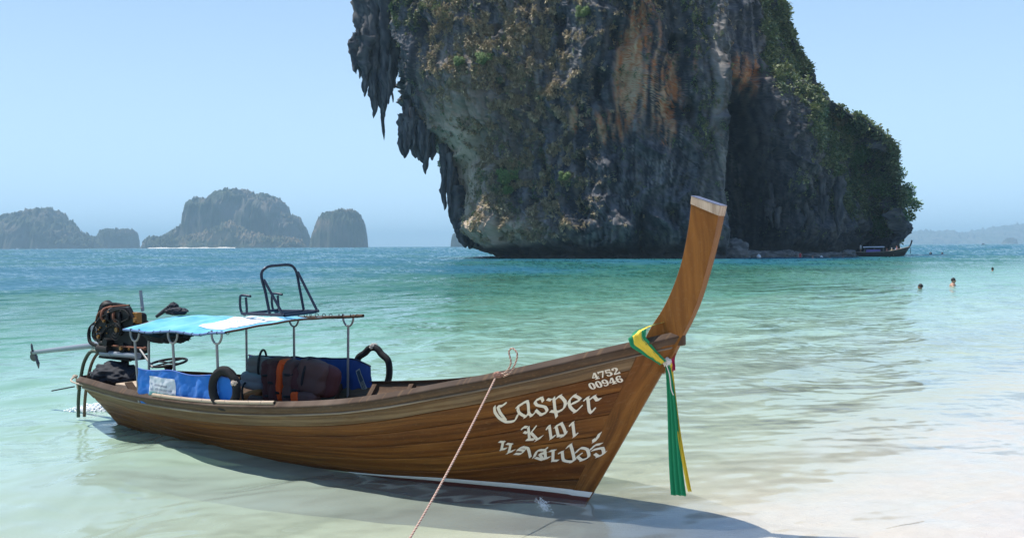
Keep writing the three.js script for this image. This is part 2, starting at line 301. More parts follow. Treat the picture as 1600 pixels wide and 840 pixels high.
{
  const D = 180, ST = (px, pyTop, pyTip, r, d = 0, lean = 0) => part(cliff, 'stalactite', stalactite(px * 1.37, WORLD.sx(px, D + d), D + d, WORLD.sy(pyTop, D + d), WORLD.sy(pyTip, D + d), r, lean), rockMat);
  for (const [px, t, r, d] of [[553, 106, 0.55, 0], [558, 112, 0.8, -1], [566, 112, 1.1, 1], [573, 119, 1.2, -2], [580, 136, 1.15, 0], [583, 172, 0.95, 1.5], [587, 184, 0.8, -1], [592, 156, 1.2, 2], [597, 182, 1.0, 0], [601, 219, 0.55, 1], [604, 170, 1.0, -1.5], [610, 152, 1.3, 2], [616, 138, 1.1, 0], [621, 123, 0.9, 1]])
    ST(px, px < 575 ? 52 + rr(0, 16) : -40 + rr(0, 30), t, r * 1.25, d);
  for (const [px, top, r] of [[566, 20, 1.5], [577, 10, 2.0], [590, 0, 2.4], [604, 0, 2.4]]) ST(px, -60, top + 100, r, 1.5);
  for (const [px, t, r, d] of [[630, 242, 0.75, 0], [634, 246, 0.9, 1], [641, 233, 1.1, -1], [648, 246, 1.0, 0], [655, 240, 1.2, 1.5], [661, 254, 0.9, 0], [666, 271, 0.6, -1], [671, 246, 0.9, 1], [677, 250, 0.55, 0], [645, 224, 1.6, 2], [660, 226, 1.6, 2]]) ST(px, 178 + (px - 630) * 0.5, t, r * 1.15, d - 3);
  for (const [px, top, t, r, d] of [[694, 225, 328, 0.62, 0], [699, 220, 300, 0.7, 1], [704, 238, 334, 0.5, -1], [709, 260, 350, 0.8, 1.5], [714, 290, 368, 1.0, 0], [719, 300, 380, 1.2, 1], [726, 325, 386, 1.2, 0], [737, 340, 388, 1.1, 1], [745, 350, 384, 0.8, -1]]) ST(px, top, t, r * 1.2, d - 3);
  for (let i = 0; i < 34; i++) { const k = i % 2, px = k ? rr(628, 680) : rr(554, 622), tip = k ? 200 + rr(20, 62) * (1 - Math.abs(px - 660) / 60) : 90 + rr(30, 120) * (1 - Math.abs(px - 596) / 52); ST(px, tip - rr(40, 80), tip, rr(0.3, 0.6), rr(-2.5, 1) - 3 * k); }
  for (let i = 0; i < 26; i++) { const px = rr(640, 735), base = 130 + (px - 640) * 0.4; ST(px, base - rr(20, 60), base + rr(0, 38), rr(0.4, 0.9), -4 + rr(-2, 2)); }
  for (let i = 0; i < 16; i++) { const px = rr(1195, 1330); part(cliff, 'stalactite', stalactite(px, WORLD.sx(px, 176), 176 + rr(-1, 2), yOf(rr(275, 330)), yOf(rr(325, 372)), rr(0.4, 1.0)), rockMat); }
}
structure(cliff, 'limestone_cliff', 'huge grey limestone cliff with stalactites and a dark cave, rising from the sea', 'cliff');

// plants on the cliff: grass tufts and low leaves as ground cover, and the trees and bushes that can be told apart
function leafBlob(n, R, size, droop = 0, slim = 0.32) {
  const P = [], C = [], I = [], v = new THREE.Vector3();
  for (let i = 0; i < n; i++) {
    v.set(rr(-1, 1), rr(-1, 1), rr(-1, 1)); if (v.length() > 1) { i--; continue; }
    const a = rr(0, 6.28), e = rr(-0.9, 0.9) - droop, s = size * rr(0.6, 1.3), k = P.length / 3;
    const d = new THREE.Vector3(Math.cos(a) * Math.cos(e), Math.sin(e), Math.sin(a) * Math.cos(e)), w = new THREE.Vector3(-Math.sin(a), rr(-0.6, 0.6), Math.cos(a)).multiplyScalar(s * slim);
    const c = v.clone().multiplyScalar(R), t = c.clone().addScaledVector(d, s), m = c.clone().addScaledVector(d, s * 0.5), tone = rr(0.7, 1.35);
    for (const q of [c, m.clone().add(w), t, m.clone().sub(w)]) { P.push(q.x, q.y, q.z); C.push(tone, tone * rr(0.95, 1.05), tone * 0.9); }
    I.push(k, k + 1, k + 2, k, k + 2, k + 3);
  }
  const g = new THREE.BufferGeometry(); g.setAttribute('position', new THREE.Float32BufferAttribute(P, 3)); g.setAttribute('color', new THREE.Float32BufferAttribute(C, 3)); g.setIndex(I); g.computeVertexNormals(); return g;
}
{
  const cover = (name, label, n, geo, tint, weight) => {
    const m = new THREE.InstancedMesh(geo, leafMat([1, 1, 1]), n), M = new THREE.Matrix4(), q = new THREE.Quaternion(), e = new THREE.Euler(), s = new THREE.Vector3();
    let k = 0, guard = 0;
    while (k < n && guard++ < n * 60) {
      const a = rr(-0.8, 0.84), y = rr(3, 50), c = cliffPoint(a, y), w = weight(c, y);
      if (rnd() > w.p) continue;
      const up = cliffPoint(a, y + 0.8).p, size = w.s * (0.5 + 1.3 * rnd() * rnd()); e.set(rr(-0.5, 0.5), rr(0, 6.28), rr(-0.5, 0.5)); q.setFromEuler(e); s.set(size, size * rr(0.7, 1.2), size);
      M.compose(V3(c.p), q, s); m.setMatrixAt(k, M); m.setColorAt(k, rgb(tint(w, c))); k++;
    }
    m.count = k; m.name = name; m.userData = { kind: 'stuff', label, category: 'plants' }; m.castShadow = m.receiveShadow = true; scene.add(m);
  };
  const tuft = leafBlob(40, 0.26, 0.42, 0.35, 0.12), leaf = leafBlob(34, 0.42, 0.30, 0, 0.3);
  const clump = (c, f, o) => sm((fbm3(c.p[0] * f + o, c.p[1] * f, c.p[2] * f, 2) + 0.06) * 4);
  cover('dry_grass', 'dry brown grass tufts growing all over the left half of the cliff', 11000, tuft, () => mix3([0.20, 0.15, 0.08], [0.66, 0.53, 0.34], rnd()), (c, y) => {
    const z = 0.8 * gauss(c.X, c.Y, 800, 150, 78, 190) + 0.4 * gauss(c.X, c.Y, 690, 40, 80, 90) + 0.10 * gauss(c.X, c.Y, 960, 20, 120, 60) + 0.3 * gauss(c.X, c.Y, 850, 320, 60, 60);
    return { p: clamp(z * Math.pow(clump(c, 0.3, 0), 2) * (c.front > 0 ? 1 : 0.3) * (1 - c.smooth) * sm((c.X - 640) / 50)), s: 1 };
  });
  cover('cliff_shrubs', 'low green shrubs covering the ledges and the right slope of the cliff', 9000, leaf, (w) => mix3([0.06, 0.115, 0.035], [0.32, 0.32, 0.15], rnd() * w.t), (c, y) => {
    const xr = 800 + cliffRight(y) / 194 * F, edge = sm((c.X - (xr - 95 - 20 * N2(y * 0.12, 8))) / 40) * sm((y - 5) / 6) * (c.X > 1190 ? 1 : 0);
    const spot = gauss(c.X, c.Y, 760, 105, 28, 22) + gauss(c.X, c.Y, 725, 100, 12, 14) + gauss(c.X, c.Y, 790, 285, 34, 34) + gauss(c.X, c.Y, 885, 285, 26, 10) + gauss(c.X, c.Y, 915, 45, 14, 14) + gauss(c.X, c.Y, 1105, 190, 18, 60) + gauss(c.X, c.Y, 1095, 40, 20, 70) + 0.7 * gauss(c.X, c.Y, 650, 10, 50, 26) + 0.6 * gauss(c.X, c.Y, 1260, 285, 20, 16);
    const p = edge * (0.04 + 0.66 * clump(c, 0.2, 5)) + spot * 0.8 * clump(c, 0.3, 2) + 0.05 * clump(c, 0.2, 9) * (c.X < 1110 ? 1 : 0.3);
    return { p: clamp(p) * 0.8, s: edge > 0.4 ? 1.9 : 1.0, t: spot > 0.4 ? 1 : 0.7 };
  });
}
const crowns = [0, 1, 2].map((k) => {
  const lobes = []; for (let i = 0; i < 7; i++) lobes.push([rr(-1.5, 1.5), rr(-0.6, 1.3), rr(-1.4, 1.4), rr(0.7, 1.25)]);
  return mergeGeometries(lobes.map(([x, y, z, r]) => leafBlob(300, r, 0.36).translate(x, y, z)));
});
const trunkGeo = merge([rod([0, -3.2, 0], [0.1, -0.8, 0], 0.2, 0.14), rod([0.1, -0.9, 0], [0.9, 0.7, 0.3], 0.12, 0.05), rod([0.1, -0.9, 0], [-0.9, 0.6, -0.2], 0.12, 0.05), rod([0.1, -0.8, 0], [0.1, 1.2, -0.6], 0.1, 0.04)]);
{
  const greens = [leafMat([0.075, 0.165, 0.04]), leafMat([0.14, 0.23, 0.055]), leafMat([0.27, 0.23, 0.13])];
  const tree = (px, py, s, k, c, label, group) => {
    const t = new THREE.Group(); part(t, 'crown', crowns[k], greens[c]); part(t, 'trunk', trunkGeo, barkMat);
    const y = WORLD.sy(py, 194); t.position.set(WORLD.sx(px, 194), y, -194 + rr(-3, 2)); t.scale.setScalar(s * 1.25); t.rotation.y = rr(0, 6); t.rotation.z = -0.2;
    thing(t, c === 2 ? 'dry_bush' : 'cliff_tree', label, c === 2 ? 'bush' : 'tree', group);
  };
  const L1 = 'green leafy tree clinging to the steep right slope of the cliff', G1 = 'trees on the right slope of the cliff';
  for (const [px, py, s, k, c] of [[1222, 95, 0.7, 0, 0], [1236, 118, 0.8, 1, 0], [1250, 140, 0.9, 2, 0], [1270, 160, 1.0, 0, 0], [1278, 180, 1.1, 1, 1], [1322, 200, 1.2, 2, 0], [1345, 212, 1.25, 0, 1], [1360, 240, 1.25, 1, 0], [1340, 250, 1.2, 2, 0], [1380, 262, 1.1, 0, 1], [1392, 285, 1.2, 1, 0], [1398, 312, 1.2, 2, 0], [1372, 300, 1.3, 0, 1], [1352, 290, 1.2, 1, 0], [1378, 335, 1.2, 2, 1], [1310, 225, 1.1, 1, 1], [1258, 178, 1.0, 2, 0], [1290, 215, 1.0, 0, 0], [1330, 285, 1.0, 2, 1]]) tree(px, py, s, k, c, L1, G1);
  tree(1413, 336, 1.3, 1, 1, 'green tree leaning out over the sea at the lower right edge of the cliff');
  tree(1408, 352, 1.15, 0, 0, L1, G1); tree(1396, 378, 0.9, 1, 1, L1, G1); tree(1383, 358, 1.1, 2, 0, L1, G1);
  tree(1402, 366, 1.1, 2, 0, 'lowest dark tree at the right foot of the cliff above the moored boat');
  for (const [px, py, s, k, label] of [[722, 102, 0.55, 0, 'bright green bush on the bulge above the pale overhang, leftmost of the face'], [757, 104, 0.6, 1, 'green bush right of the leftmost bright one on the cliff face'], [913, 44, 0.55, 2, 'small green bush high on the grey wall right of the dry grass'], [792, 282, 0.75, 1, 'large green bush low on the cliff face among the dry grass'], [800, 302, 0.5, 0, 'yellow green bush below the large low one on the cliff face'], [884, 284, 0.45, 2, 'small round green bush low on the grey wall']]) {
    let best = null; const Y = WORLD.sy(py, 168);
    for (let a = -0.6; a < 0.3; a += 0.004) { const c = cliffPoint(a, Y); if (!best || Math.abs(c.X - px) < Math.abs(best.X - px)) best = c; }
    const t = new THREE.Group(); part(t, 'foliage', crowns[k], greens[1]); part(t, 'stem', trunkGeo, barkMat); t.position.set(best.p[0], best.p[1] + 0.3, best.p[2] + 0.5); t.scale.setScalar(s); t.rotation.set(0.5, k * 2, 0); thing(t, 'cliff_bush', label, 'bush');
  }
  const L2 = 'dry leafless looking brownish bush between the green trees on the cliff slope', G2 = 'dry bushes on the right slope of the cliff';
  for (const [px, py, s, k] of [[1300, 195, 0.95, 1], [1318, 232, 0.9, 2], [1296, 240, 0.8, 0], [1345, 322, 0.8, 1], [1366, 345, 0.8, 0]]) tree(px, py, s, k, 2, L2, G2);
}
// boulders at the foot of the cliff
function boulder(s0, sx, sy, sz) {
  const g = new THREE.IcosahedronGeometry(1, 14), m = mergeVertices(g.deleteAttribute('uv').deleteAttribute('normal')), p = m.attributes.position, C = [];
  for (let i = 0; i < p.count; i++) {
    const v = new THREE.Vector3().fromBufferAttribute(p, i), k = 1 + 0.32 * fbm3(v.x * 1.1 + s0, v.y * 1.1, v.z * 1.1, 4) - 0.12 * Math.abs(N3(v.x * 3 + s0, v.y * 3, v.z * 3));
    const q = Math.max(Math.abs(v.x), Math.abs(v.y), Math.abs(v.z)), f = lerp(1, 1 / q, 0.35);
    p.setXYZ(i, v.x * k * f * sx, v.y * k * f * sy, v.z * k * f * sz);
    C.push(...mix3([0.075, 0.07, 0.068], [0.23, 0.21, 0.19], sm(0.5 + fbm3(v.x * 2 + s0, v.y * 3, v.z * 2, 4))));
  }
  m.setAttribute('color', new THREE.Float32BufferAttribute(C, 3)); m.computeVertexNormals(); return m;
}
{
  const put = (px, D, s, y, label, group) => { const m = new THREE.Mesh(boulder(px, ...s), rockMat); m.position.set(WORLD.sx(px, D), y, -D); thing(m, 'boulder', label, 'rock', group); };
  put(1141, 166, [3.3, 2.5, 2.4], 0.5, 'large grey boulder in front of the cave, just right of the bow post');
  put(1128, 168, [1.9, 2.6, 1.9], 1.2, 'taller darker boulder half hidden behind the big grey boulder');
  for (const [px, D, s] of [[1180, 167, [2.3, 1.0, 1.4]], [1205, 168, [2.6, 0.9, 1.4]], [1228, 168, [1.4, 1.1, 1.1]], [1240, 169, [1.1, 0.8, 1]], [1275, 170, [2.4, 0.5, 1.2]], [1325, 172, [1.5, 1.0, 1.2]], [1300, 172, [2.2, 0.6, 1.2]]]) put(px, D, s, 0.15, 'low flat rock in the row along the dark foot of the cliff', 'low rocks along the foot of the cliff');
}

// ------------------------------------------------------------------ far islands and hills
function island(D, px, py, depth, hy, bump, seed0, tones, steep = 4) {
  const prof = smoothTable(px.map((p) => WORLD.sx(p, D)), py.map((p) => Math.max(-4, WORLD.sy(p, D, hy)))), x0 = WORLD.sx(px[0], D), x1 = WORLD.sx(px[px.length - 1], D);
  return gridGeo(260, 60, (a, b) => {
    const x = lerp(x0, x1, a), v = b * 2 - 1, e = Math.pow(Math.max(0, 1 - Math.pow(Math.abs(v), steep)), 0.55), h = prof(x);
    const n = fbm3(x * 0.012 + seed0, v * 2.2, seed0, 4), m = fbm3(x * 0.05 + seed0, v * 7, 3, 4) + 0.6 * fbm3(x * 0.16 + seed0, v * 22, 9, 2);
    return [x, -4 + (h + 4) * e * (1 - 0.16 * (1 - e) * 2 * Math.abs(n)) + (3.6 * bump * m + bump * 1.1 * rnd()) * clamp(e * 1.5) * clamp((h + 4) / 20), -(D - v * depth * (0.35 + 0.65 * Math.pow(Math.sin(Math.PI * clamp(a, 0.02, 0.98)), 0.5)) + n * depth * 0.25)];
  }, null, (a, b, p) => { const r = sm(0.5 + 1.3 * fbm3(p[0] * 0.012, p[1] * 0.022, seed0 + 5, 4)); return mix3(mix3(tones[0], tones[1], sm(0.5 + 1.6 * fbm3(p[0] * 0.07, p[1] * 0.09, seed0 + 2, 3))), tones[2], r * r * (tones[3] ?? 0.8)); });
}
{
  const T = [[0.014, 0.026, 0.012], [0.045, 0.06, 0.028], [0.12, 0.10, 0.08]];
  const isle = (label, geos, extra) => { const t = new THREE.Group(); geos.forEach((g) => part(t, 'rock', g, rockMat)); if (extra) extra(t); thing(t, 'distant_island', label, 'island'); };
  isle('wide hazy wooded island at the far left with a bumpy ridge', [island(3000, [-90, -40, 0, 20, 42, 60, 68, 76, 84, 92, 100, 115, 130, 142, 153], [378, 362, 350, 340, 333, 330, 328, 330, 331, 342, 348, 362, 371, 378, 389], 170, 387, 5, 1, T, 2)]);
  isle('small flat-topped hazy island right of the wide wooded one', [island(3300, [154, 156, 160, 168, 180, 188, 200, 207, 210, 212, 213], [389, 378, 366, 361, 360, 362, 360, 366, 374, 386, 389], 90, 386.5, 3, 2, T, 6)]);
  isle('tall hazy island with sheer rock walls and a white beach along its foot', [
    island(2800, [232, 234, 246, 262, 280, 292, 302, 304, 308, 318, 329, 331, 340, 350, 360, 375, 390, 400, 410, 425, 440, 446, 450, 465, 474, 479, 481], [385, 377, 373, 372, 366, 356, 350, 322, 316, 314, 315, 318, 308, 302, 300, 300, 303, 307, 307, 311, 320, 336, 338, 345, 360, 377, 389], 140, 386, 4, 3, [T[0], T[1], [0.14, 0.115, 0.095], 0.8], 5),
    island(2640, [236, 250, 280, 300, 318, 330, 345, 360, 372, 385, 410, 440, 470, 478], [388, 379, 376, 371, 367, 362, 356, 350, 357, 365, 372, 377, 380, 388], 60, 386, 5, 4, [[0.02, 0.034, 0.014], [0.07, 0.08, 0.035], [0.22, 0.155, 0.09], 0.8], 2)],
  (t) => part(t, 'beach', gridGeo(60, 6, (a, b) => [lerp(WORLD.sx(229, 2560), WORLD.sx(366, 2560), a), -1 + 4.2 * Math.sin(b * 1.5) * (0.7 + 0.3 * N2(a * 9, 1)), -2560 - b * 20]), mat([0.78, 0.72, 0.62], 0.95)));
  isle('round hazy rock island with steep walls, right of the tall one', [island(2600, [486, 489, 493, 500, 507, 520, 532, 545, 556, 564, 569, 572, 573], [389, 372, 360, 345, 337, 334, 331, 331, 334, 344, 356, 370, 389], 70, 385.5, 3, 5, [T[0], T[1], [0.17, 0.12, 0.09], 0.8], 6)]);
  isle('tiny hazy rock on the horizon beside the left foot of the cliff', [island(2700, [704, 706, 710, 716, 722, 728], [389, 374, 367, 365, 367, 389], 25, 384.5, 2, 6, T, 6)]);
  isle('small hazy round islet on the right horizon before the pale hills', [island(5200, [1568, 1572, 1577, 1582, 1586, 1590], [383, 376, 373.5, 373, 375.5, 383], 40, 380, 3, 7, T, 4)]);
  const hills = new THREE.Mesh(island(8200, [1380, 1400, 1430, 1455, 1475, 1495, 1515, 1535, 1560, 1580, 1600, 1640, 1700, 1760], [382, 370, 366, 365, 367, 370, 369, 371, 362, 357, 357, 360, 352, 383], 900, 380, 14, 8, T, 2), rockMat);
  structure(hills, 'hills', 'pale blue hills along the horizon at the far right', 'hills');
}

// ------------------------------------------------------------------ the longtail boat in front: hull lines in its own axes (u forward, y up, v towards the beach side)
const FOOT = [0.605, 0, -8.126], TURN = -0.6135;
const hullB = smoothTable([-7.1, -7.07, -7.0, -6.8, -6.5, -6, -5.5, -5, -4.5, -4, -3.5, -3, -2.5, -2, -1.5, -1, -0.5, 0, 0.3, 0.5, 0.7, 0.843], [0, 0.085, 0.17, 0.30, 0.42, 0.58, 0.70, 0.78, 0.83, 0.86, 0.87, 0.87, 0.865, 0.85, 0.825, 0.78, 0.70, 0.56, 0.43, 0.32, 0.17, 0]);
const hullY = smoothTable([-7.1, -6.8, -6.5, -6, -5.5, -5, -4.5, -4, -3.5, -3, -2.5, -2, -1.5, -1, -0.5, 0, 0.3, 0.5, 0.7, 0.843], [0.505, 0.54, 0.56, 0.575, 0.575, 0.575, 0.58, 0.59, 0.61, 0.645, 0.69, 0.75, 0.835, 0.945, 1.055, 1.18, 1.26, 1.315, 1.37, 1.41]);
const keelY = (p) => -0.035 - 0.165 * sm(p / 0.25) + 0.1 * sm((p - 0.7) / 0.3);
const sheerAt = (p) => hullY(0.843 - 7.943 * p), tAtY = (p, y) => (y - keelY(p)) / (sheerAt(p) - keelY(p)), tBelow = (p, dy) => 1 - dy / (sheerAt(p) - keelY(p));
function hp(p, t, side = 1) {
  const us = 0.843 - 7.943 * p, yk = keelY(p), st = (-0.035 + 1.445 * t) * 0.598, e = 1.15 - 0.4 * sm(p / 0.35) + 0.2 * sm((p - 0.6) / 0.4);
  return new THREE.Vector3(st + (-6.3 - 0.8 * t - st) * p, yk + (hullY(us) - yk) * t, side * hullB(us) * Math.pow(Math.max(t, 0), e));
}
function hn(p, t, side = 1) {
  p = clamp(p, 0.002, 0.998); t = clamp(t, 0.02, 0.995);
  const a = hp(p + 0.0015, t, 1).sub(hp(p - 0.0015, t, 1)), b = hp(p, t + 0.004, 1).sub(hp(p, t - 0.004, 1)), n = a.cross(b).normalize();
  if (n.z < 0) n.negate();
  n.z *= side; return n;
}
const easeP = (p0, p1) => (x) => p0 + (p1 - p0) * (p1 > 0.99 ? 1 - Math.pow(1 - x, 1.7) : x);
function hullStrip(profile, p0, p1, n, side, shift = 0) {      // profile: list of p -> [t, how far proud of the hull]
  const ease = easeP(p0, p1), vs = [];
  return gridGeo(n, profile.length - 1, (a, b, i, j) => {
    const p = ease(a), [t, off, dy = 0] = profile[j](p), q = hp(p, t, side).addScaledVector(hn(p, t, side), off); vs.push(t); return [q.x, q.y + dy, q.z];
  }, (a, b, p) => [p[0] * 0.42 + shift, vs[vs.length - 1] * 1.3 + shift * 2.7]);
}
function woodTex(dark, mid, light, grey = 0) {
  const o = rnd() * 90;
  return colorTex(1024, 512, (u, v) => {
    const wob = 0.018 * N2(u * 2.2 + o, v * 2), fine = fbm2(u * 6 + o, (v + wob) * 130, 3), band = fbm2(u * 1.1 + o + 5, (v + wob) * 16, 3), blot = fbm2(u * 4 + o, v * 6 + 9, 4);
    let c = mix3(mid, light, sm(0.40 + band * 0.75 + 0.25 * fine + blot * 0.5)); c = mix3(c, dark, sm(0.34 + fine * 0.7 - band * 0.35 + blot * 0.7) * 0.6);
    if (N2(u * 260 + o, v * 120) > 0.9 && blot > 0) c = mix3(c, [0.36, 0.26, 0.16], 0.5);
    const scuff = sm((fbm2(u * 24 + o, v * 22, 3) - 0.30) * 6); c = mix3(c, [0.27, 0.16, 0.075], scuff * (0.14 + grey));
    return mix3(c, [0.32, 0.285, 0.24], grey * sm(0.5 + blot));
  });
}
const grainBump = valueTex(512, 512, (u, v) => 0.5 + 0.4 * fbm2(u * 6, v * 120, 3) + 0.15 * fbm2(u * 20, v * 20, 2));
const wood = (t, more = {}) => new THREE.MeshPhysicalMaterial({ map: t, bumpMap: grainBump, bumpScale: 0.002, roughness: 0.5, specularIntensity: 0.45, ...more });
const dull = (c, roughness, spec) => new THREE.MeshPhysicalMaterial({ color: rgb(c), roughness, specularIntensity: spec });
const plankTex = [woodTex([0.04, 0.013, 0.004], [0.13, 0.043, 0.008], [0.23, 0.088, 0.018]), woodTex([0.036, 0.011, 0.0035], [0.11, 0.034, 0.006], [0.195, 0.07, 0.014]), woodTex([0.045, 0.015, 0.004], [0.15, 0.053, 0.010], [0.26, 0.105, 0.021])];
const plankMat = plankTex.map((t) => wood(t)); plankMat.push(wood(woodTex([0.022, 0.010, 0.004], [0.085, 0.032, 0.008], [0.19, 0.075, 0.018])));
const postMat = wood(woodTex([0.12, 0.043, 0.007], [0.19, 0.070, 0.011], [0.26, 0.105, 0.019]));
const greyWood = wood(woodTex([0.05, 0.026, 0.013], [0.135, 0.077, 0.038], [0.25, 0.165, 0.09], 0.06), { roughness: 0.8 });
const railMat = wood(woodTex([0.06, 0.04, 0.028], [0.20, 0.145, 0.10], [0.42, 0.34, 0.26], 0.12), { roughness: 0.7 });
const gunwaleWood = wood(woodTex([0.022, 0.012, 0.008], [0.06, 0.037, 0.024], [0.15, 0.105, 0.075], 0.04), { roughness: 0.8 });
const darkWood = wood(woodTex([0.03, 0.017, 0.01], [0.075, 0.042, 0.024], [0.13, 0.075, 0.043], 0.08), { roughness: 0.75 });
const paleWood = wood(woodTex([0.22, 0.15, 0.10], [0.45, 0.34, 0.24], [0.62, 0.50, 0.37], 0.1), { roughness: 0.75 });
const whitePaint = mat([0.72, 0.70, 0.66], 0.55), redPaint = mat([0.10, 0.022, 0.018], 0.7);
const steel = mat([0.26, 0.25, 0.24], 0.55, { metalness: 0.4 }), greyPaint = mat([0.22, 0.25, 0.28], 0.45, { metalness: 0.2 }), blackMetal = dull([0.008, 0.008, 0.009], 0.6, 0.5), rust = mat([0.17, 0.06, 0.03], 0.85), brass = mat([0.26, 0.115, 0.02], 0.45, { metalness: 0.3 });
const rubber = dull([0.013, 0.013, 0.014], 0.8, 0.4), ropeMat = mat([0.50, 0.40, 0.31], 0.9), navyTube = mat([0.02, 0.026, 0.045], 0.4, { metalness: 0.4 });
const clothTex = valueTex(256, 256, (u, v) => 0.5 + 0.5 * N2(u * 200, v * 200));
const cloth = (c, through = 0, more = {}) => new THREE.MeshPhysicalMaterial({ color: rgb(c), roughness: 0.85, transmission: through, thickness: 0, bumpMap: clothTex, bumpScale: 0.0008, ...more });

const boat = new THREE.Group();
boat.position.set(...FOOT); boat.rotation.y = TURN; boat.updateMatrixWorld();
const toWorld = (u, y, v) => boat.localToWorld(new THREE.Vector3(u, y, v));
function aboard(u, y, v) { const g = new THREE.Group(); g.position.copy(toWorld(u, y, v)); g.rotation.y = TURN; bases.set(g, [u, y, v]); return g; }

// a sweep along the sheer: section points are [height below the sheer, proud of the hull]
const sheerStrip = (pts, p0, p1, side, shift) => hullStrip(pts.map(([dy, off]) => (p) => [tBelow(p, Math.max(dy, 0)), off, dy < 0 ? -dy : 0]), p0, p1, 130, side, shift);
const stripeTop = smoothTable([-3.1, -2.27, -1.44, -1.0, 0.06], [-0.01, 0.04, 0.088, 0.094, 0.108]), stripeWide = smoothTable([-3.1, -2.27, -1.44, 0.06], [0.01, 0.014, 0.032, 0.045]);
for (const side of [1, -1]) {
  // planks up to a weathered top strake; the seams are real gaps over the darker shell
  const weather = (p) => tBelow(p, 0.205), split = [0.0, 0.2, 0.37, 0.53, 0.69, 0.85, 1.0];
  for (let k = 0; k < 6; k++) {
    const g = 0.0024, at = (f, off, d) => (p) => [weather(p) * f + d, off];
    part(boat, 'hull_plank', hullStrip([at(split[k], -0.014, g), at(split[k], -0.001, g), at(split[k], 0.002, g + 0.006), at(lerp(split[k], split[k + 1], 0.35), 0.0035, 0), at(lerp(split[k], split[k + 1], 0.7), 0.0035, 0), at(split[k + 1], 0.002, -g - 0.006), at(split[k + 1], -0.001, -g), at(split[k + 1], -0.014, -g)], 0.0285, 1, 110, side, k * 0.37 + side * 0.11), plankMat[[3, 1, 2, 0, 1, 0][k]]);
  }
  part(boat, 'hull_plank', sheerStrip([[0.095, 0.0], [0.096, 0.006], [0.10, 0.009], [0.15, 0.010], [0.192, 0.009], [0.199, 0.005], [0.2, -0.012]], 0.0285, 1, side, 0.6 + side * 0.2), greyWood, 'weathered grey top plank');
  part(boat, 'rub_rail', sheerStrip([[0.068, -0.01], [0.068, 0.018], [0.07, 0.023], [0.08, 0.023], [0.083, 0.018], [0.095, 0.0]], 0.004, 1, side, 1.3), railMat);
  part(boat, 'sheer_board', sheerStrip([[0.066, 0.0], [0.066, 0.012], [0.03, 0.014], [0.002, 0.014], [0.0, 0.0]], 0.001, 1, side, 2.1), darkWood);
  part(boat, 'gunwale', sheerStrip([[0.0, 0.014], [-0.004, 0.018], [-0.012, 0.017], [-0.015, 0.010], [-0.015, -0.045], [-0.011, -0.052], [0.0, -0.052], [0.001, 0.014]], 0.002, 1, side, 3.2), gunwaleWood);
  part(boat, 'inner_planking', hullStrip([0.02, 0.2, 0.4, 0.6, 0.8, 1].map((t) => () => [t, -0.016]), 0.012, 1, 70, side, 0.2), darkWood);
  part(boat, 'waterline_stripe', hullStrip([[0.0, 0.0], [0.0, 0.008], [0.046, 0.008], [0.046, 0.0]].map(([dy, off]) => (p) => { const u = 0.06 - 7 * p; return [tAtY(p, stripeTop(u) - stripeWide(u) * (1 - dy / 0.046)), off + (p < 0.03 ? 0.010 : 0)]; }), 0.001, 0.43, 80, side), whitePaint);
  part(boat, 'bottom_paint', hullStrip([(p) => [0.01, 0.0065 + (p < 0.03 ? 0.0125 : 0)], (p) => [0.1 * Math.min(1, tAtY(p, 0.03) * 5), 0.0065 + (p < 0.03 ? 0.0125 : 0)], (p) => [tAtY(p, stripeTop(0.06 - 7 * p) - stripeWide(0.06 - 7 * p) - 0.001), 0.0065 + (p < 0.03 ? 0.0125 : 0)]], 0.002, 0.6, 80, side), redPaint);
  for (let u = -6.2; u < 0.2; u += 0.52) {
    const p = (0.843 - u) / 7.943, w = 0.004;
    part(boat, 'hull_rib', gridGeo(16, 5, (a, b, i, j) => { const t = lerp(0.08, 0.97, a), q = hp(p + [-w, -w, -w, w, w, w][j], t, side).addScaledVector(hn(p, t, side), [-0.015, -0.06, -0.062, -0.062, -0.06, -0.015][j]); return [q.x, q.y, q.z]; }), darkWood);
  }
}
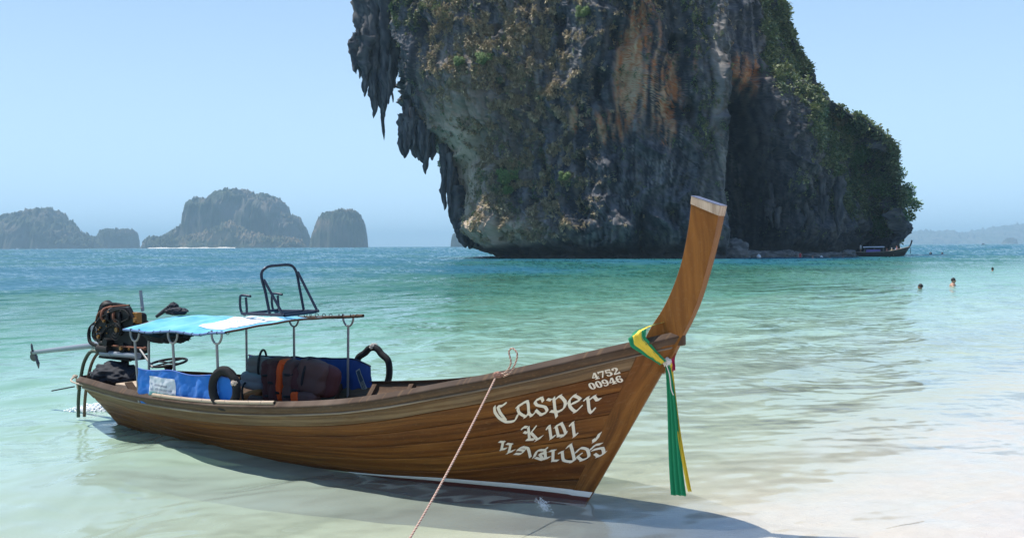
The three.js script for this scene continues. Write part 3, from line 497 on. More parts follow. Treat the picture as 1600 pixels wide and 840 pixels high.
{
  // stem timber, closing both sides at the bow, its grain running up the rake
  const cols = [[0.0285, -0.01, 1], [0.0285, 0.004, 1], [0.027, 0.008, 1], [0.013, 0.011, 1], [0.0015, 0.016, 1], [0.0015, 0.016, -1], [0.013, 0.011, -1], [0.027, 0.008, -1], [0.0285, 0.004, -1], [0.0285, -0.01, -1]];
  part(boat, 'stem', gridGeo(34, cols.length - 1, (a, b, i, j) => { const [p, off, s] = cols[j], t = lerp(0.005, tBelow(p, 0.05), a), q = hp(p, t, s).addScaledVector(hn(Math.max(p, 0.01), t, s), off); return [q.x, q.y, q.z]; }, (a, b, p) => [a * 0.7, b * 0.35]), plankMat[2]);
  part(boat, 'stem_head', merge([box([0.79, 1.375, 0], [0.15, 0.08, 0.06], 0.012)]), darkWood);
  const L = [[0.60, 1.474], [0.695, 1.605], [0.792, 1.788], [0.877, 2.028], [0.93, 2.295], [0.951, 2.47]], R = [[0.86, 1.414], [0.912, 1.51], [0.985, 1.67], [1.059, 1.898], [1.135, 2.18], [1.179, 2.394]];
  const fx = (A) => [smoothTable([-0.3, 0, 0.2, 0.4, 0.6, 0.8, 1], [A[0][0] - 0.16, ...A.map((q) => q[0])]), smoothTable([-0.3, 0, 0.2, 0.4, 0.6, 0.8, 1], [A[0][1] - 0.3, ...A.map((q) => q[1])])];
  const [lx, ly] = fx(L), [rx, ry] = fx(R), half = (t) => lerp(0.034, 0.064, clamp(t));
  const beam = (t0, t1, grow, n) => {
    const ring = [[0, -1], [0.02, -1.0], [0.98, -1], [1, -0.9], [1, 0.9], [0.98, 1], [0.02, 1], [0, 0.9], [0, -0.9]];
    const side = gridGeo(n, ring.length - 1, (a, b, i, j) => { const t = lerp(t0, t1, a), [s, w] = ring[j], e = (s - 0.5) * (1 + grow * 8) + 0.5; return [lerp(lx(t), rx(t), e), lerp(ly(t), ry(t), e), w * (half(t) + grow)]; }, (a, b, p) => [p[1] * 0.55, p[0] * 0.7 + p[2] * 2]);
    const cap = (t, d) => { const c = ring.slice(0, -1).map(([s, w]) => { const e = (s - 0.5) * (1 + grow * 8) + 0.5; return [lerp(lx(t), rx(t), e), lerp(ly(t), ry(t), e), w * (half(t) + grow)]; }); return gridGeo(1, c.length, (a, b, i, j) => i === 0 ? [lerp(lx(t), rx(t), 0.5), lerp(ly(t), ry(t), 0.5), 0] : c[j % c.length]); };
    return merge([side, cap(t0), cap(t1)]);
  };
  part(boat, 'bow_post', beam(-0.3, 0.925, 0, 40), postMat);
  part(boat, 'bow_post_band', beam(0.925, 0.995, 0.003, 3), paleWood, 'pale wooden band at the top of the bow post');
  part(boat, 'bow_post_cap', beam(0.995, 1.0, 0.0045, 1), mat([0.12, 0.13, 0.19], 0.45), 'dark slate blue plate capping the bow post');
  for (let k = -2; k <= 2; k++) { const a = [0, 0.115, 0.27][Math.abs(k)], f = [-0.7, -1.1, -1.7][Math.abs(k)], r = [-5.6, -5.5, -5.1][Math.abs(k)]; part(boat, 'floor_board', box([(f + r) / 2, 0.14, k * 0.13], [f - r, 0.02, 0.12]), darkWood); }
  for (const u of [-1.9, -0.9]) part(boat, 'thwart', box([u, hullY(u) - 0.17, 0], [0.2, 0.03, 2 * hullB(u) * 0.74]), darkWood);
  part(boat, 'bench', box([-3.95, 0.31, -0.22], [1.4, 0.03, 0.60]), darkWood);
  part(boat, 'bench', box([-4.5, 0.30, 0.24], [1.0, 0.03, 0.32]), darkWood);
  part(boat, 'stern_deck', gridGeo(20, 6, (a, b) => { const u = lerp(-6.75, -5.4, a), w = Math.max(0.02, hullB(u) * 0.8 - 0.06); return [u, 0.43, lerp(-w, w, b)]; }), darkWood);
  part(boat, 'stern_box', box([-5.72, 0.51, 0.17], [0.5, 0.13, 0.36], 0.012), paleWood, 'pale wooden box on the stern deck');
}
// lettering painted on the beach side of the bow, in the boat's own metres
{
  const U0 = -0.70, U1 = 0.50, Y0 = 0.32, Y1 = 1.24, W = 2048, H = Math.round(W * (Y1 - Y0) / (U1 - U0)), c = document.createElement('canvas'); c.width = W; c.height = H;
  const g = c.getContext('2d'), S = W / (U1 - U0), X = (u) => (u - U0) * S, Y = (y) => (Y1 - y) * S;
  g.fillStyle = '#000'; g.fillRect(0, 0, W, H); g.fillStyle = '#fff';
  const strokes = '-426,856 -467,830 -497,825|-529,818 -544,771 -533,720 -493,687 -424,700 -379,754|-503,819 -506,768 -491,700|-293,861 -348,823 -359,774 -323,742 -295,769|-348,831 -261,874 -287,773 -271,754 -238,782|-144,883 -147,908 -199,881 -201,848 -148,830 -150,790 -200,765 -225,800|-105,899 -85,893|-58,911 -84,810 -93,748|-60,891 -10,928 10,881 -15,826 -67,793 -118,795|51,863 121,902 87,932 41,887 32,835 58,798 114,845|147,896 175,913 158,817 167,791 200,827|176,893 220,927 234,902 252,904|-397,626 -368,647 -352,645|-341,641 -370,537|-388,598 -371,593|-392,530 -336,536|-345,588 -312,621 -278,656|-337,595 -309,537 -276,556|-203,635 -176,661 -194,560 -163,576|-125,663 -134,578 -98,582|-121,665 -77,684 -72,602 -101,579|-19,672 6,694 -9,587 16,604';
  const thai = '-620,499 -587,497|-596,496 -637,425 -602,434|-567,483 -533,478|-542,477 -587,401 -551,416|-537,392 -490,396 -456,426 -497,433 -461,455 -414,449 -421,371|-389,373 -343,431 -280,445 -256,464|-377,366 -326,354 -332,403 -287,413|-280,445 -298,365 -273,374|-237,438 -203,443|-215,440 -243,350 -204,353|-173,421 -146,432 -152,364 -106,353 -63,371 -61,498 -84,484|-33,438 14,479 61,469 62,408 3,375 -26,402 9,431|87,470 134,513 172,522|110,469 179,487 182,442 140,417 116,434|129,559 129,541 154,568 183,611';
  const pen = (list, nu, ny) => {                             // a broad-nibbed pen: every segment sweeps the slanted nib
    for (const s of list.split('|')) {
      const q = s.split(' ').map((e) => e.split(',').map((n) => n / 1000)), pts = [];
      for (let i = 0; i < q.length - 1; i++) for (let k = 0; k < 12; k++) {
        const t = k / 12, a = q[Math.max(0, i - 1)], b = q[i], d = q[i + 1], e = q[Math.min(q.length - 1, i + 2)];
        const sharp = q.length < 4 ? 0 : 0.7, cr = (n) => { const l = b[n] + (d[n] - b[n]) * t, m = 0.5 * (2 * b[n] + (d[n] - a[n]) * t + (2 * a[n] - 5 * b[n] + 4 * d[n] - e[n]) * t * t + (3 * b[n] - a[n] - 3 * d[n] + e[n]) * t * t * t); return l + (m - l) * sharp; };
        pts.push([cr(0), cr(1)]);
      }
      pts.push(q[q.length - 1]);
      for (let i = 0; i < pts.length - 1; i++) {
        const [a, b] = [pts[i], pts[i + 1]];
        g.beginPath(); g.moveTo(X(a[0] - nu), Y(a[1] - ny)); g.lineTo(X(a[0] + nu), Y(a[1] + ny)); g.lineTo(X(b[0] + nu), Y(b[1] + ny)); g.lineTo(X(b[0] - nu), Y(b[1] - ny)); g.closePath(); g.fill();
        g.lineWidth = 0.007 * S; g.strokeStyle = '#fff'; g.stroke();
      }
    }
  };
  pen(strokes, 0.0092, 0.0084); pen(thai, 0.0102, 0.0072);
  const digits = (t, u, y, du, dy, width, h) => { g.save(); g.setTransform(du, -dy, 0.3 * 0.5, 1, X(u), Y(y)); g.font = 'bold ' + Math.round(h * S * 1.38) + 'px serif'; g.textBaseline = 'alphabetic'; const w = g.measureText(t).width; g.scale(width * S / w, 1); g.lineWidth = 3; g.strokeStyle = '#fff'; g.fillText(t, 0, 0); g.strokeText(t, 0, 0); g.restore(); };
  digits('4752', 0.258, 1.068, 1, 0.29, 0.19, 0.050); digits('00946', 0.215, 0.985, 1, 0.30, 0.235, 0.050);
  g.globalCompositeOperation = 'multiply';                      // paint worn through to the wood here and there
  for (let i = 0; i < 900; i++) { g.fillStyle = 'rgba(0,0,0,' + rr(0.3, 0.9) + ')'; g.beginPath(); g.ellipse(rr(0, W), rr(0, H), rr(1, 7), rr(0.6, 2.4), 0.1, 0, 7); g.fill(); }
  const t = new THREE.CanvasTexture(c); t.wrapS = t.wrapT = THREE.ClampToEdgeWrapping; t.magFilter = THREE.LinearFilter;
  const m = new THREE.MeshStandardMaterial({ color: rgb([0.74, 0.67, 0.56]), roughness: 0.6, alphaMap: t, alphaTest: 0.5 });
  const geo = gridGeo(60, 40, (a, b) => { const p = lerp(0.0035, 0.205, a), u = 0, y = lerp(Y0, Y1, b), tt = Math.min(tAtY(p, y), tBelow(p, 0.1)), q = hp(p, tt, 1).addScaledVector(hn(p, tt, 1), 0.0125); return [q.x, q.y, q.z]; }, (a, b, p) => [(p[0] - U0) / (U1 - U0), (p[1] - Y0) / (Y1 - Y0)]);
  part(boat, 'lettering', geo, m, 'cream blackletter boat name with licence numbers and Thai lettering');
}
// canopy: a blue cloth on bent poles
const canopyAt = (a, c, lift = 0) => { const u = lerp(-5.16, -3.52, a) + 0.03 * c, v = -c * 0.76, edge = c < 0 ? lerp(1.352, lerp(1.255, 1.29, a), Math.pow(-c, 1.5)) : lerp(1.352, lerp(1.27, 1.36, a), Math.pow(c, 1.5)); return [u, edge + lift + 0.012 * N2(u * 3, v * 3) - 0.02 * Math.sin(a * Math.PI * 2) ** 2, v]; };
{
  const canopyMat = cloth([1, 1, 1], 0.18, { map: colorTex(256, 256, (u, v) => mix3([0.02, 0.33, 0.58], [0.085, 0.44, 0.64], sm(0.5 + fbm2(u * 5, v * 4, 4)))) }), bannerTex = colorTex(256, 128, (u, v) => { let c = [0.78, 0.8, 0.8]; const l = fbm2(u * 9, v * 9, 2); if (u > 0.15 && u < 0.6 && v > 0.3 && v < 0.5 && N2(u * 60, v * 20) > 0) c = [0.25, 0.35, 0.5]; if (v > 0.6 && l > 0.15) c = [0.35, 0.55, 0.62]; return c; }, THREE.ClampToEdgeWrapping);
  const can = part(boat, 'canopy', gridGeo(28, 22, (a, b) => canopyAt(a, b * 2 - 1)), canopyMat);
  part(can, 'banner', gridGeo(12, 14, (a, b) => canopyAt(lerp(0.52, 0.86, a) - 0.12 * (b - 0.5), lerp(-0.72, 0.5, b), 0.005)), new THREE.MeshStandardMaterial({ map: bannerTex, roughness: 0.7 }), 'white printed banner strip on the blue canopy');
  part(can, 'canopy_hem', tube([...Array(9)].map((_, i) => canopyAt(i / 8, -1, -0.008)), 0.012, 40), mat([0.10, 0.16, 0.3], 0.8));
  part(boat, 'canopy_bar', tube([...Array(9)].map((_, i) => canopyAt(1, -1 + i / 4, -0.004)), 0.011, 30), darkWood);
  part(boat, 'canopy_bar', tube([...Array(9)].map((_, i) => canopyAt(0, -1 + i / 4, -0.012)), 0.012, 30), steel);
  part(boat, 'canopy_bar', tube([canopyAt(0, 1, -0.01), canopyAt(0.5, 1, -0.01), canopyAt(1, 1, -0.01), [-3.19, 1.372, -0.75]], 0.017, 30), darkWood, 'dark lashed pole along the far edge of the canopy');
  const post = (u0, y0, u1, y1, v, hook = true) => {
    const p = part(boat, 'canopy_post', rod([u0, y0, v], [u1, hook ? y1 - 0.10 : y1, v], 0.0135), steel);
    if (hook) part(p, 'hook', tube([[-0.075, 0.02], [-0.07, -0.05], [-0.035, -0.098], [0, -0.108], [0.035, -0.098], [0.07, -0.05], [0.075, 0.02]].map(([x, y]) => [u1 + x, y1 + y, v]), 0.011, 24), steel);
  };
  post(-4.94, 0.5, -5.0, 1.24, 0.75); post(-4.32, 0.5, -4.37, 1.25, 0.75); post(-3.66, 0.5, -3.69, 1.28, 0.75); post(-5.13, 0.5, -5.12, 1.24, 0.5, false);
  post(-5.06, 0.4, -5.06, 1.27, -0.76, false); post(-4.26, 0.4, -4.26, 1.32, -0.76); post(-3.44, 0.3, -3.42, 1.36, -0.76);
  part(boat, 'stay', rod([-5.35, 1.0, 0.45], [-5.06, 0.83, 0.5], 0.012), steel);
  const w = part(boat, 'steering_wheel', new THREE.TorusGeometry(0.195, 0.014, 8, 36).rotateX(Math.PI / 2 + 0.14).translate(-5.34, 0.825, 0.1), blackMetal);
  part(w, 'column', merge([rod([-5.34, 0.5, 0.1], [-5.34, 0.72, 0.1], 0.03), rod([-5.34, 0.70, 0.1], [-5.34, 0.80, 0.1], 0.02, 0.06, 12), rod([-5.53, 0.825, 0.1], [-5.15, 0.825, 0.1], 0.009), rod([-5.34, 0.852, -0.09], [-5.34, 0.80, 0.29], 0.009)]), blackMetal);
  const lash = []; for (let i = 0; i < 14; i++) { const q = canopyAt((i + 0.3 * rnd()) / 13, -1, -0.008); lash.push(new THREE.TorusGeometry(0.013, 0.0035, 5, 10).rotateY(Math.PI / 2 + rr(-0.5, 0.5)).translate(...q)); }
  for (let i = 0; i < 9; i++) { const u = lerp(-4.1, -3.2, (i + 0.5 * rnd()) / 9); lash.push(new THREE.TorusGeometry(0.0175, 0.004, 5, 10).rotateY(Math.PI / 2 + rr(-0.7, 0.7)).translate(u, 1.349 + 0.02 * (u + 4.1), -0.755)); }
  const lashing = part(boat, 'lashing', merge(lash), rubber); lashing.userData.kind = 'stuff';
}
thing(boat, 'longtail_boat', 'varnished brown wooden longtail boat with tall bow post and white lettering, beached in the foreground', 'boat');

// ------------------------------------------------------------------ engine with its long propeller shaft
function lump(s0, c, r, amp = 0.3, freq = 3) {
  const m = mergeVertices(new THREE.IcosahedronGeometry(1, 12).deleteAttribute('uv').deleteAttribute('normal')), p = m.attributes.position;
  for (let i = 0; i < p.count; i++) { const v = new THREE.Vector3().fromBufferAttribute(p, i), k = 1 + amp * fbm3(v.x * freq * 0.5 + s0, v.y * freq * 0.5, v.z * freq * 0.5, 4) + amp * 0.5 * (0.4 - Math.abs(N3(v.x * freq + s0, v.y * freq, v.z * freq))); p.setXYZ(i, c[0] + v.x * k * r[0], c[1] + v.y * k * r[1], c[2] + v.z * k * r[2]); }
  m.computeVertexNormals(); return m;
}
{
  const e = aboard(-6.45, 0.45, -0.1), V = -0.1, disc = (u, y, v, r, w) => new THREE.CylinderGeometry(r, r, w, 24).rotateX(Math.PI / 2).translate(u, y, v);
  part(e, 'engine_block', merge([box([-6.38, 1.05, V], [0.50, 0.40, 0.26], 0.04), box([-6.62, 1.14, V], [0.24, 0.24, 0.22], 0.05), box([-6.30, 1.27, V], [0.36, 0.14, 0.2], 0.05)]), blackMetal);
  const sh = new THREE.Shape(); sh.moveTo(-6.80, 1.02); sh.quadraticCurveTo(-6.84, 1.20, -6.62, 1.31); sh.quadraticCurveTo(-6.40, 1.42, -6.12, 1.40); sh.lineTo(-6.02, 1.28); sh.lineTo(-6.06, 0.90); sh.lineTo(-6.5, 0.86); sh.closePath();
  part(e, 'timing_cover', new THREE.ExtrudeGeometry(sh, { depth: 0.03, bevelEnabled: true, bevelSize: 0.012, bevelThickness: 0.012, bevelSegments: 2 }).translate(0, 0, V + 0.14), blackMetal);
  part(e, 'belt', tube([[-6.80, 1.06], [-6.70, 1.22], [-6.45, 1.34], [-6.16, 1.38], [-6.06, 1.30], [-6.20, 1.24], [-6.5, 1.16], [-6.72, 1.0]].map(([u, y]) => [u, y, V + 0.20]), 0.011, 60, 6, true), rubber);
  for (const [u, y, r] of [[-6.27, 1.15, 0.072], [-6.19, 0.94, 0.06], [-6.52, 1.24, 0.035], [-6.64, 1.05, 0.05]]) { const p = part(e, 'pulley', merge([disc(u, y, V + 0.195, r, 0.035), new THREE.TorusGeometry(r * 0.8, r * 0.13, 8, 24).translate(u, y, V + 0.215)]), blackMetal); part(p, 'hub', disc(u, y, V + 0.222, r * 0.4, 0.03), brass); }
  part(e, 'alternator', merge([new THREE.CylinderGeometry(0.07, 0.07, 0.16, 20).rotateX(Math.PI / 2).translate(-6.83, 1.13, V + 0.05), disc(-6.83, 1.13, V + 0.15, 0.045, 0.05)]), greyPaint);
  for (let k = 0; k < 4; k++) part(e, 'manifold_pipe', tube([[-6.58 + k * 0.12, 1.20, V + 0.13], [-6.60 + k * 0.12, 1.27, V + 0.20], [-6.62 + k * 0.12, 1.36, V + 0.17], [-6.62 + k * 0.12, 1.40, V + 0.05]], 0.019, 20), k % 2 ? blackMetal : rust);
  part(e, 'oil_filter', merge([new THREE.CylinderGeometry(0.045, 0.045, 0.11, 18).rotateX(Math.PI / 2).translate(-6.44, 1.0, V + 0.22), new THREE.TorusGeometry(0.045, 0.006, 6, 18).translate(-6.44, 1.0, V + 0.27)]), blackMetal);
  part(e, 'starter_motor', merge([new THREE.CylinderGeometry(0.05, 0.05, 0.22, 16).rotateZ(Math.PI / 2).translate(-6.56, 0.91, V + 0.2), new THREE.CylinderGeometry(0.025, 0.025, 0.14, 12).rotateZ(Math.PI / 2).translate(-6.56, 0.98, V + 0.21)]), dull([0.03, 0.026, 0.024], 0.6, 0.5));
  part(e, 'fan_guard', merge([0.05, 0.085, 0.12].map((r) => new THREE.TorusGeometry(r, 0.004, 5, 30).translate(-6.27, 1.15, V + 0.245))), blackMetal);
  part(e, 'air_filter', merge([new THREE.CylinderGeometry(0.09, 0.09, 0.3, 20).rotateZ(1.2).translate(-6.72, 1.33, V - 0.02)]), blackMetal);
  const bl = []; for (let i = 0; i < 9; i++) bl.push(ball([rr(-6.75, -6.08), rr(0.92, 1.34), V + 0.192], rr(0.009, 0.016)));
  part(e, 'bolt', merge(bl), brass).userData.kind = 'stuff';
  part(e, 'fuel_pump', merge([box([-6.03, 1.29, V + 0.12], [0.10, 0.13, 0.07], 0.01), disc(-6.0, 1.27, V + 0.165, 0.028, 0.03)]), brass, 'orange pump on the side of the engine');
  part(e, 'hose', tube([[-6.70, 0.92, V + 0.17], [-6.92, 0.98, V + 0.16], [-6.95, 1.12, V + 0.14], [-6.82, 1.22, V + 0.12]], 0.022, 30), rubber);
  part(e, 'hose', tube([[-6.92, 1.22, V + 0.05], [-6.86, 1.37, V + 0.05], [-6.62, 1.43, V + 0.05], [-6.35, 1.42, V + 0.05]], 0.017, 30), rubber);
  part(e, 'hose', tube([[-6.9, 1.16, V + 0.1], [-6.8, 1.31, V + 0.12], [-6.58, 1.39, V + 0.12], [-6.2, 1.43, V + 0.1]], 0.011, 30), rust);
  part(e, 'cable', tube([[-6.78, 1.2, V + 0.17], [-6.66, 1.0, V + 0.2], [-6.48, 0.88, V + 0.2]], 0.008, 20), steel);
  part(e, 'exhaust_stack', merge([rod([-6.09, 1.36, V], [-6.13, 1.60, V], 0.019), new THREE.TorusGeometry(0.02, 0.006, 6, 16).rotateX(Math.PI / 2).translate(-6.095, 1.40, V)]), greyPaint);
  part(e, 'exhaust_pipe', merge([rod([-6.62, 0.855, V + 0.2], [-5.90, 0.865, V + 0.2], 0.034, 0.034, 16), rod([-5.91, 0.865, V + 0.2], [-5.89, 0.865, V + 0.2], 0.039, 0.039, 16), rod([-6.42, 0.857, V + 0.2], [-6.40, 0.857, V + 0.2], 0.038, 0.038, 16)]), greyPaint);
  part(e, 'handle_bar', merge([rod([-6.40, 0.955, V + 0.2], [-5.72, 0.965, V + 0.24], 0.011), ball([-5.71, 0.965, V + 0.24], 0.022)]), rust);
  part(e, 'engine_mount', merge([box([-6.42, 0.81, V], [0.56, 0.05, 0.26], 0.012), rod([-6.45, 0.44, V], [-6.45, 0.80, V], 0.045, 0.045, 12), box([-6.66, 0.87, V], [0.14, 0.12, 0.24], 0.01), rod([-6.75, 0.80, V + 0.14], [-6.1, 0.80, V + 0.16], 0.016)]), blackMetal);
  part(e, 'propeller_shaft', merge([rod([-6.62, 0.965, V], [-7.10, 0.905, V], 0.048, 0.042, 14), rod([-7.10, 0.905, V], [-8.47, 0.74, V], 0.038, 0.027, 12), rod([-7.06, 0.91, V], [-7.12, 0.902, V], 0.048, 0.048, 14)]), greyPaint);
  const blades = [0, 1].map((k) => new THREE.SphereGeometry(1, 14, 10).scale(0.012, 0.06, 0.052).rotateY(0.9).translate(0, 0.065, 0).rotateX(k * Math.PI + 0.25).rotateZ(-0.12).translate(-8.47, 0.74, V));
  part(e, 'propeller', merge([...blades, ball([-8.47, 0.74, V], 0.034), rod([-8.43, 0.74, V], [-8.35, 0.60, V], 0.012, 0.022), rod([-8.35, 0.60, V], [-8.34, 0.54, V], 0.02, 0.006)]), mat([0.10, 0.095, 0.10], 0.5, { metalness: 0.4 }));
  thing(e, 'longtail_engine', 'black car engine on the stern, its long propeller shaft raised over the water', 'engine');
  const h = aboard(-6.45, 0.45, 0.1); part(h, 'sheet', lump(3, [-6.42, 0.60, 0.06], [0.32, 0.16, 0.24], 0.28, 2.6), cloth([0.018, 0.02, 0.026])); thing(h, 'black_tarpaulin', 'crumpled black tarpaulin heaped on the stern deck under the engine', 'tarpaulin');
  const hose = (pts, r, m, label) => { const g = aboard(-6.9, 0.8, 0.1); part(g, 'tube', tube(pts, r, 40, 10), m); part(g, 'clamp', new THREE.TorusGeometry(r * 1.1, r * 0.25, 6, 16).rotateX(1.2).translate(...pts[1]), steel); thing(g, 'water_hose', label, 'hose'); };
  hose([[-6.70, 0.86, 0.08], [-6.85, 0.86, 0.09], [-6.97, 0.74, 0.1], [-7.05, 0.55, 0.1], [-7.11, 0.28, 0.1], [-7.12, 0.05, 0.1]], 0.021, mat([0.06, 0.075, 0.045], 0.6), 'olive green bent hose hanging from the engine into the water, outermost of two');
  hose([[-6.70, 0.82, 0.02], [-6.82, 0.83, 0.02], [-6.93, 0.71, 0.03], [-7.01, 0.5, 0.04], [-7.07, 0.26, 0.04], [-7.09, 0.05, 0.04]], 0.018, mat([0.16, 0.10, 0.06], 0.7), 'brown bent hose hanging beside the olive one at the stern');
  const st = aboard(-7.1, 0.4, 0.25); part(st, 'stick', rod([-7.35, 0.375, 0.3], [-7.03, 0.44, 0.2], 0.008), blackMetal); thing(st, 'thin_stick', 'thin dark stick poking out behind the hoses at the stern', 'stick');
  const sr = aboard(-6.9, 0.55, 0.2); part(sr, 'cord', tube([[-7.06, 0.40, 0.14], [-7.02, 0.53, 0.18], [-6.93, 0.57, 0.25], [-6.80, 0.545, 0.38], [-6.55, 0.51, 0.36], [-6.2, 0.5, 0.2]], 0.010, 50), ropeMat); part(sr, 'knot', lump(5, [-6.93, 0.575, 0.25], [0.03, 0.02, 0.03]), ropeMat); thing(sr, 'stern_rope', 'pale rope lashed round the rim of the stern', 'rope');
}
// seat frame of bent dark tubes, lying on the canopy
{
  const g = aboard(-4.0, 1.38, -0.3), r = 0.0155, N = -0.08, Fv = -0.52;
  part(g, 'back_frame', tube([[-3.88, 1.40, N], [-3.94, 1.62, N], [-4.0, 1.83, N], [-3.985, 1.885, N - 0.05], [-3.99, 1.905, (N + Fv) / 2], [-3.975, 1.90, Fv + 0.05], [-3.965, 1.85, Fv], [-3.90, 1.64, Fv], [-3.845, 1.43, Fv]], r, 70), navyTube);
  part(g, 'brace', rod([-3.965, 1.76, N], [-3.68, 1.405, N], r * 0.9), navyTube);
  part(g, 'brace', rod([-3.93, 1.83, Fv], [-3.64, 1.425, Fv], r * 0.9), navyTube);
  for (const v of [N, Fv]) part(g, 'arm_loop', tube([[-4.21, 1.58, v - 0.03], [-4.33, 1.585, v], [-4.345, 1.55, v], [-4.33, 1.42, v], [-4.28, 1.385, v], [-4.245, 1.40, v], [-4.25, 1.57, v]], r * 0.85, 40), navyTube);
  part(g, 'base_rail', rod([-4.32, 1.395, N], [-3.66, 1.40, N], r), navyTube); part(g, 'base_rail', rod([-4.30, 1.40, Fv], [-3.62, 1.42, Fv], r), navyTube);
  for (const u of [-4.25, -3.86, -3.66]) part(g, 'cross_rail', rod([u, 1.395, N], [u, 1.41, Fv], r), navyTube);
  thing(g, 'seat_frame', 'bare navy tubular seat frame with arm loops, lying on top of the blue canopy', 'frame');
}
// tarpaulins hung along the sides
const folds = (u, y, k) => 0.012 * N2(u * 5 + k, y * 3) + 0.012 * Math.sin(u * 16 + y * 7 + k) * N2(u * 2, k) + 0.006 * N2(u * 17, y * 13 + k);
{
  const blue = cloth([0.006, 0.215, 0.76], 0.45), g = aboard(-4.1, 0.85, 0.79), top = (u) => 0.862 - 0.012 * Math.sin((u + 4.88) * 9), f = (u, y) => 0.79 + folds(u, y, 3) - 0.03 * sm((0.6 - y) / 0.1);
  part(g, 'cloth', gridGeo(60, 16, (a, b) => { const u = lerp(-4.89, -3.35, a) + 0.02 * N2(b * 3, a * 2), y = lerp(top(u), 0.50, b); return [u, y, f(u, y)]; }), blue);
  part(g, 'hem', tube([...Array(14)].map((_, i) => { const u = lerp(-4.89, -3.35, i / 13); return [u, top(u), f(u, top(u))]; }), 0.007, 50), mat([0.05, 0.12, 0.4], 0.7));
  const signTex = colorTex(256, 192, (u, v) => {
    const y = 1 - v; let c = y < 0.62 ? [0.72, 0.74, 0.76] : mix3([0.35, 0.62, 0.58], [0.02, 0.30, 0.20], sm((y - 0.62) / 0.3));
    const line = (y0, h, u0, u1) => u > u0 && u < u1 && Math.abs(y - y0) < h && N2(u * 70, y0 * 40 + y * 14) > -0.25;
    if (line(0.34, 0.045, 0.2, 0.72)) c = [0.22, 0.24, 0.30]; if (line(0.5, 0.045, 0.24, 0.86)) c = [0.3, 0.32, 0.38]; if (line(0.68, 0.02, 0.25, 0.75) || line(0.76, 0.02, 0.28, 0.7)) c = [0.05, 0.22, 0.28];
    if (Math.abs(u - 0.1) < 0.045 && Math.abs(y - 0.42) < 0.15 && Math.hypot((u - 0.1) * 3, y - 0.42) > 0.07) c = [0.35, 0.4, 0.5];
    return c;
  }, THREE.ClampToEdgeWrapping);
  part(g, 'printed_sign', gridGeo(20, 14, (a, b) => { const u = lerp(-4.70, -4.29, a), y = lerp(0.80, 0.55, b) - 0.01 * a; return [u, y, f(u, y) + 0.004]; }, (a, b) => [a, 1 - b]), new THREE.MeshPhysicalMaterial({ map: signTex, roughness: 0.6, transmission: 0.2, thickness: 0 }), 'white and green printed sign with small grey writing');
  thing(g, 'side_tarpaulin', 'bright blue tarpaulin with a white printed sign, hung along the near rail under the canopy', 'tarpaulin');
  const d = aboard(-4.1, 0.85, -0.82), top2 = (u) => u < -3.36 ? lerp(0.832, 0.895, (u + 5.11) / 1.75) - 0.006 * Math.cos(u * 24) : 0.895 - 0.06 * sm((u + 3.36) / 0.2) , f2 = (u, y) => -0.82 + folds(u, y, 8);
  const navy = cloth([0.012, 0.05, 0.22], 0.12);
  part(d, 'cloth', gridGeo(60, 16, (a, b) => { const u = lerp(-5.11, -3.15, a), y = lerp(top2(u), lerp(0.3, 0.45, a), b); return [u, y, f2(u, y)]; }), navy);
  part(d, 'hem', tube([...Array(18)].map((_, i) => { const u = lerp(-5.11, -3.15, i / 17); return [u, top2(u), f2(u, top2(u))]; }), 0.009, 60), mat([0.012, 0.018, 0.05], 0.7));
  const labTex = colorTex(128, 48, (u, v) => Math.abs(v - 0.5) < 0.36 && u > 0.05 && u < 0.95 ? (N2(u * 24, v * 5) > 0.1 ? [0.02, 0.03, 0.05] : u < 0.5 ? [0.05, 0.09, 0.14] : [0.28, 0.3, 0.27]) : [0.3, 0.33, 0.3], THREE.ClampToEdgeWrapping);
  part(d, 'label_patch', gridGeo(8, 4, (a, b) => { const A = -1.12, x = (a - 0.5) * 0.27, y = (b - 0.5) * 0.075, u = -3.285 + x * Math.cos(A) - y * Math.sin(A), h = 0.665 + x * Math.sin(A) + y * Math.cos(A); return [u, h, f2(u, h) + 0.006]; }), new THREE.MeshStandardMaterial({ map: labTex, roughness: 0.7 }), 'slanted dark label with pale letters');
  thing(d, 'windbreak_tarpaulin', 'dark blue tarpaulin stretched along the far side behind the life jackets', 'tarpaulin');
}
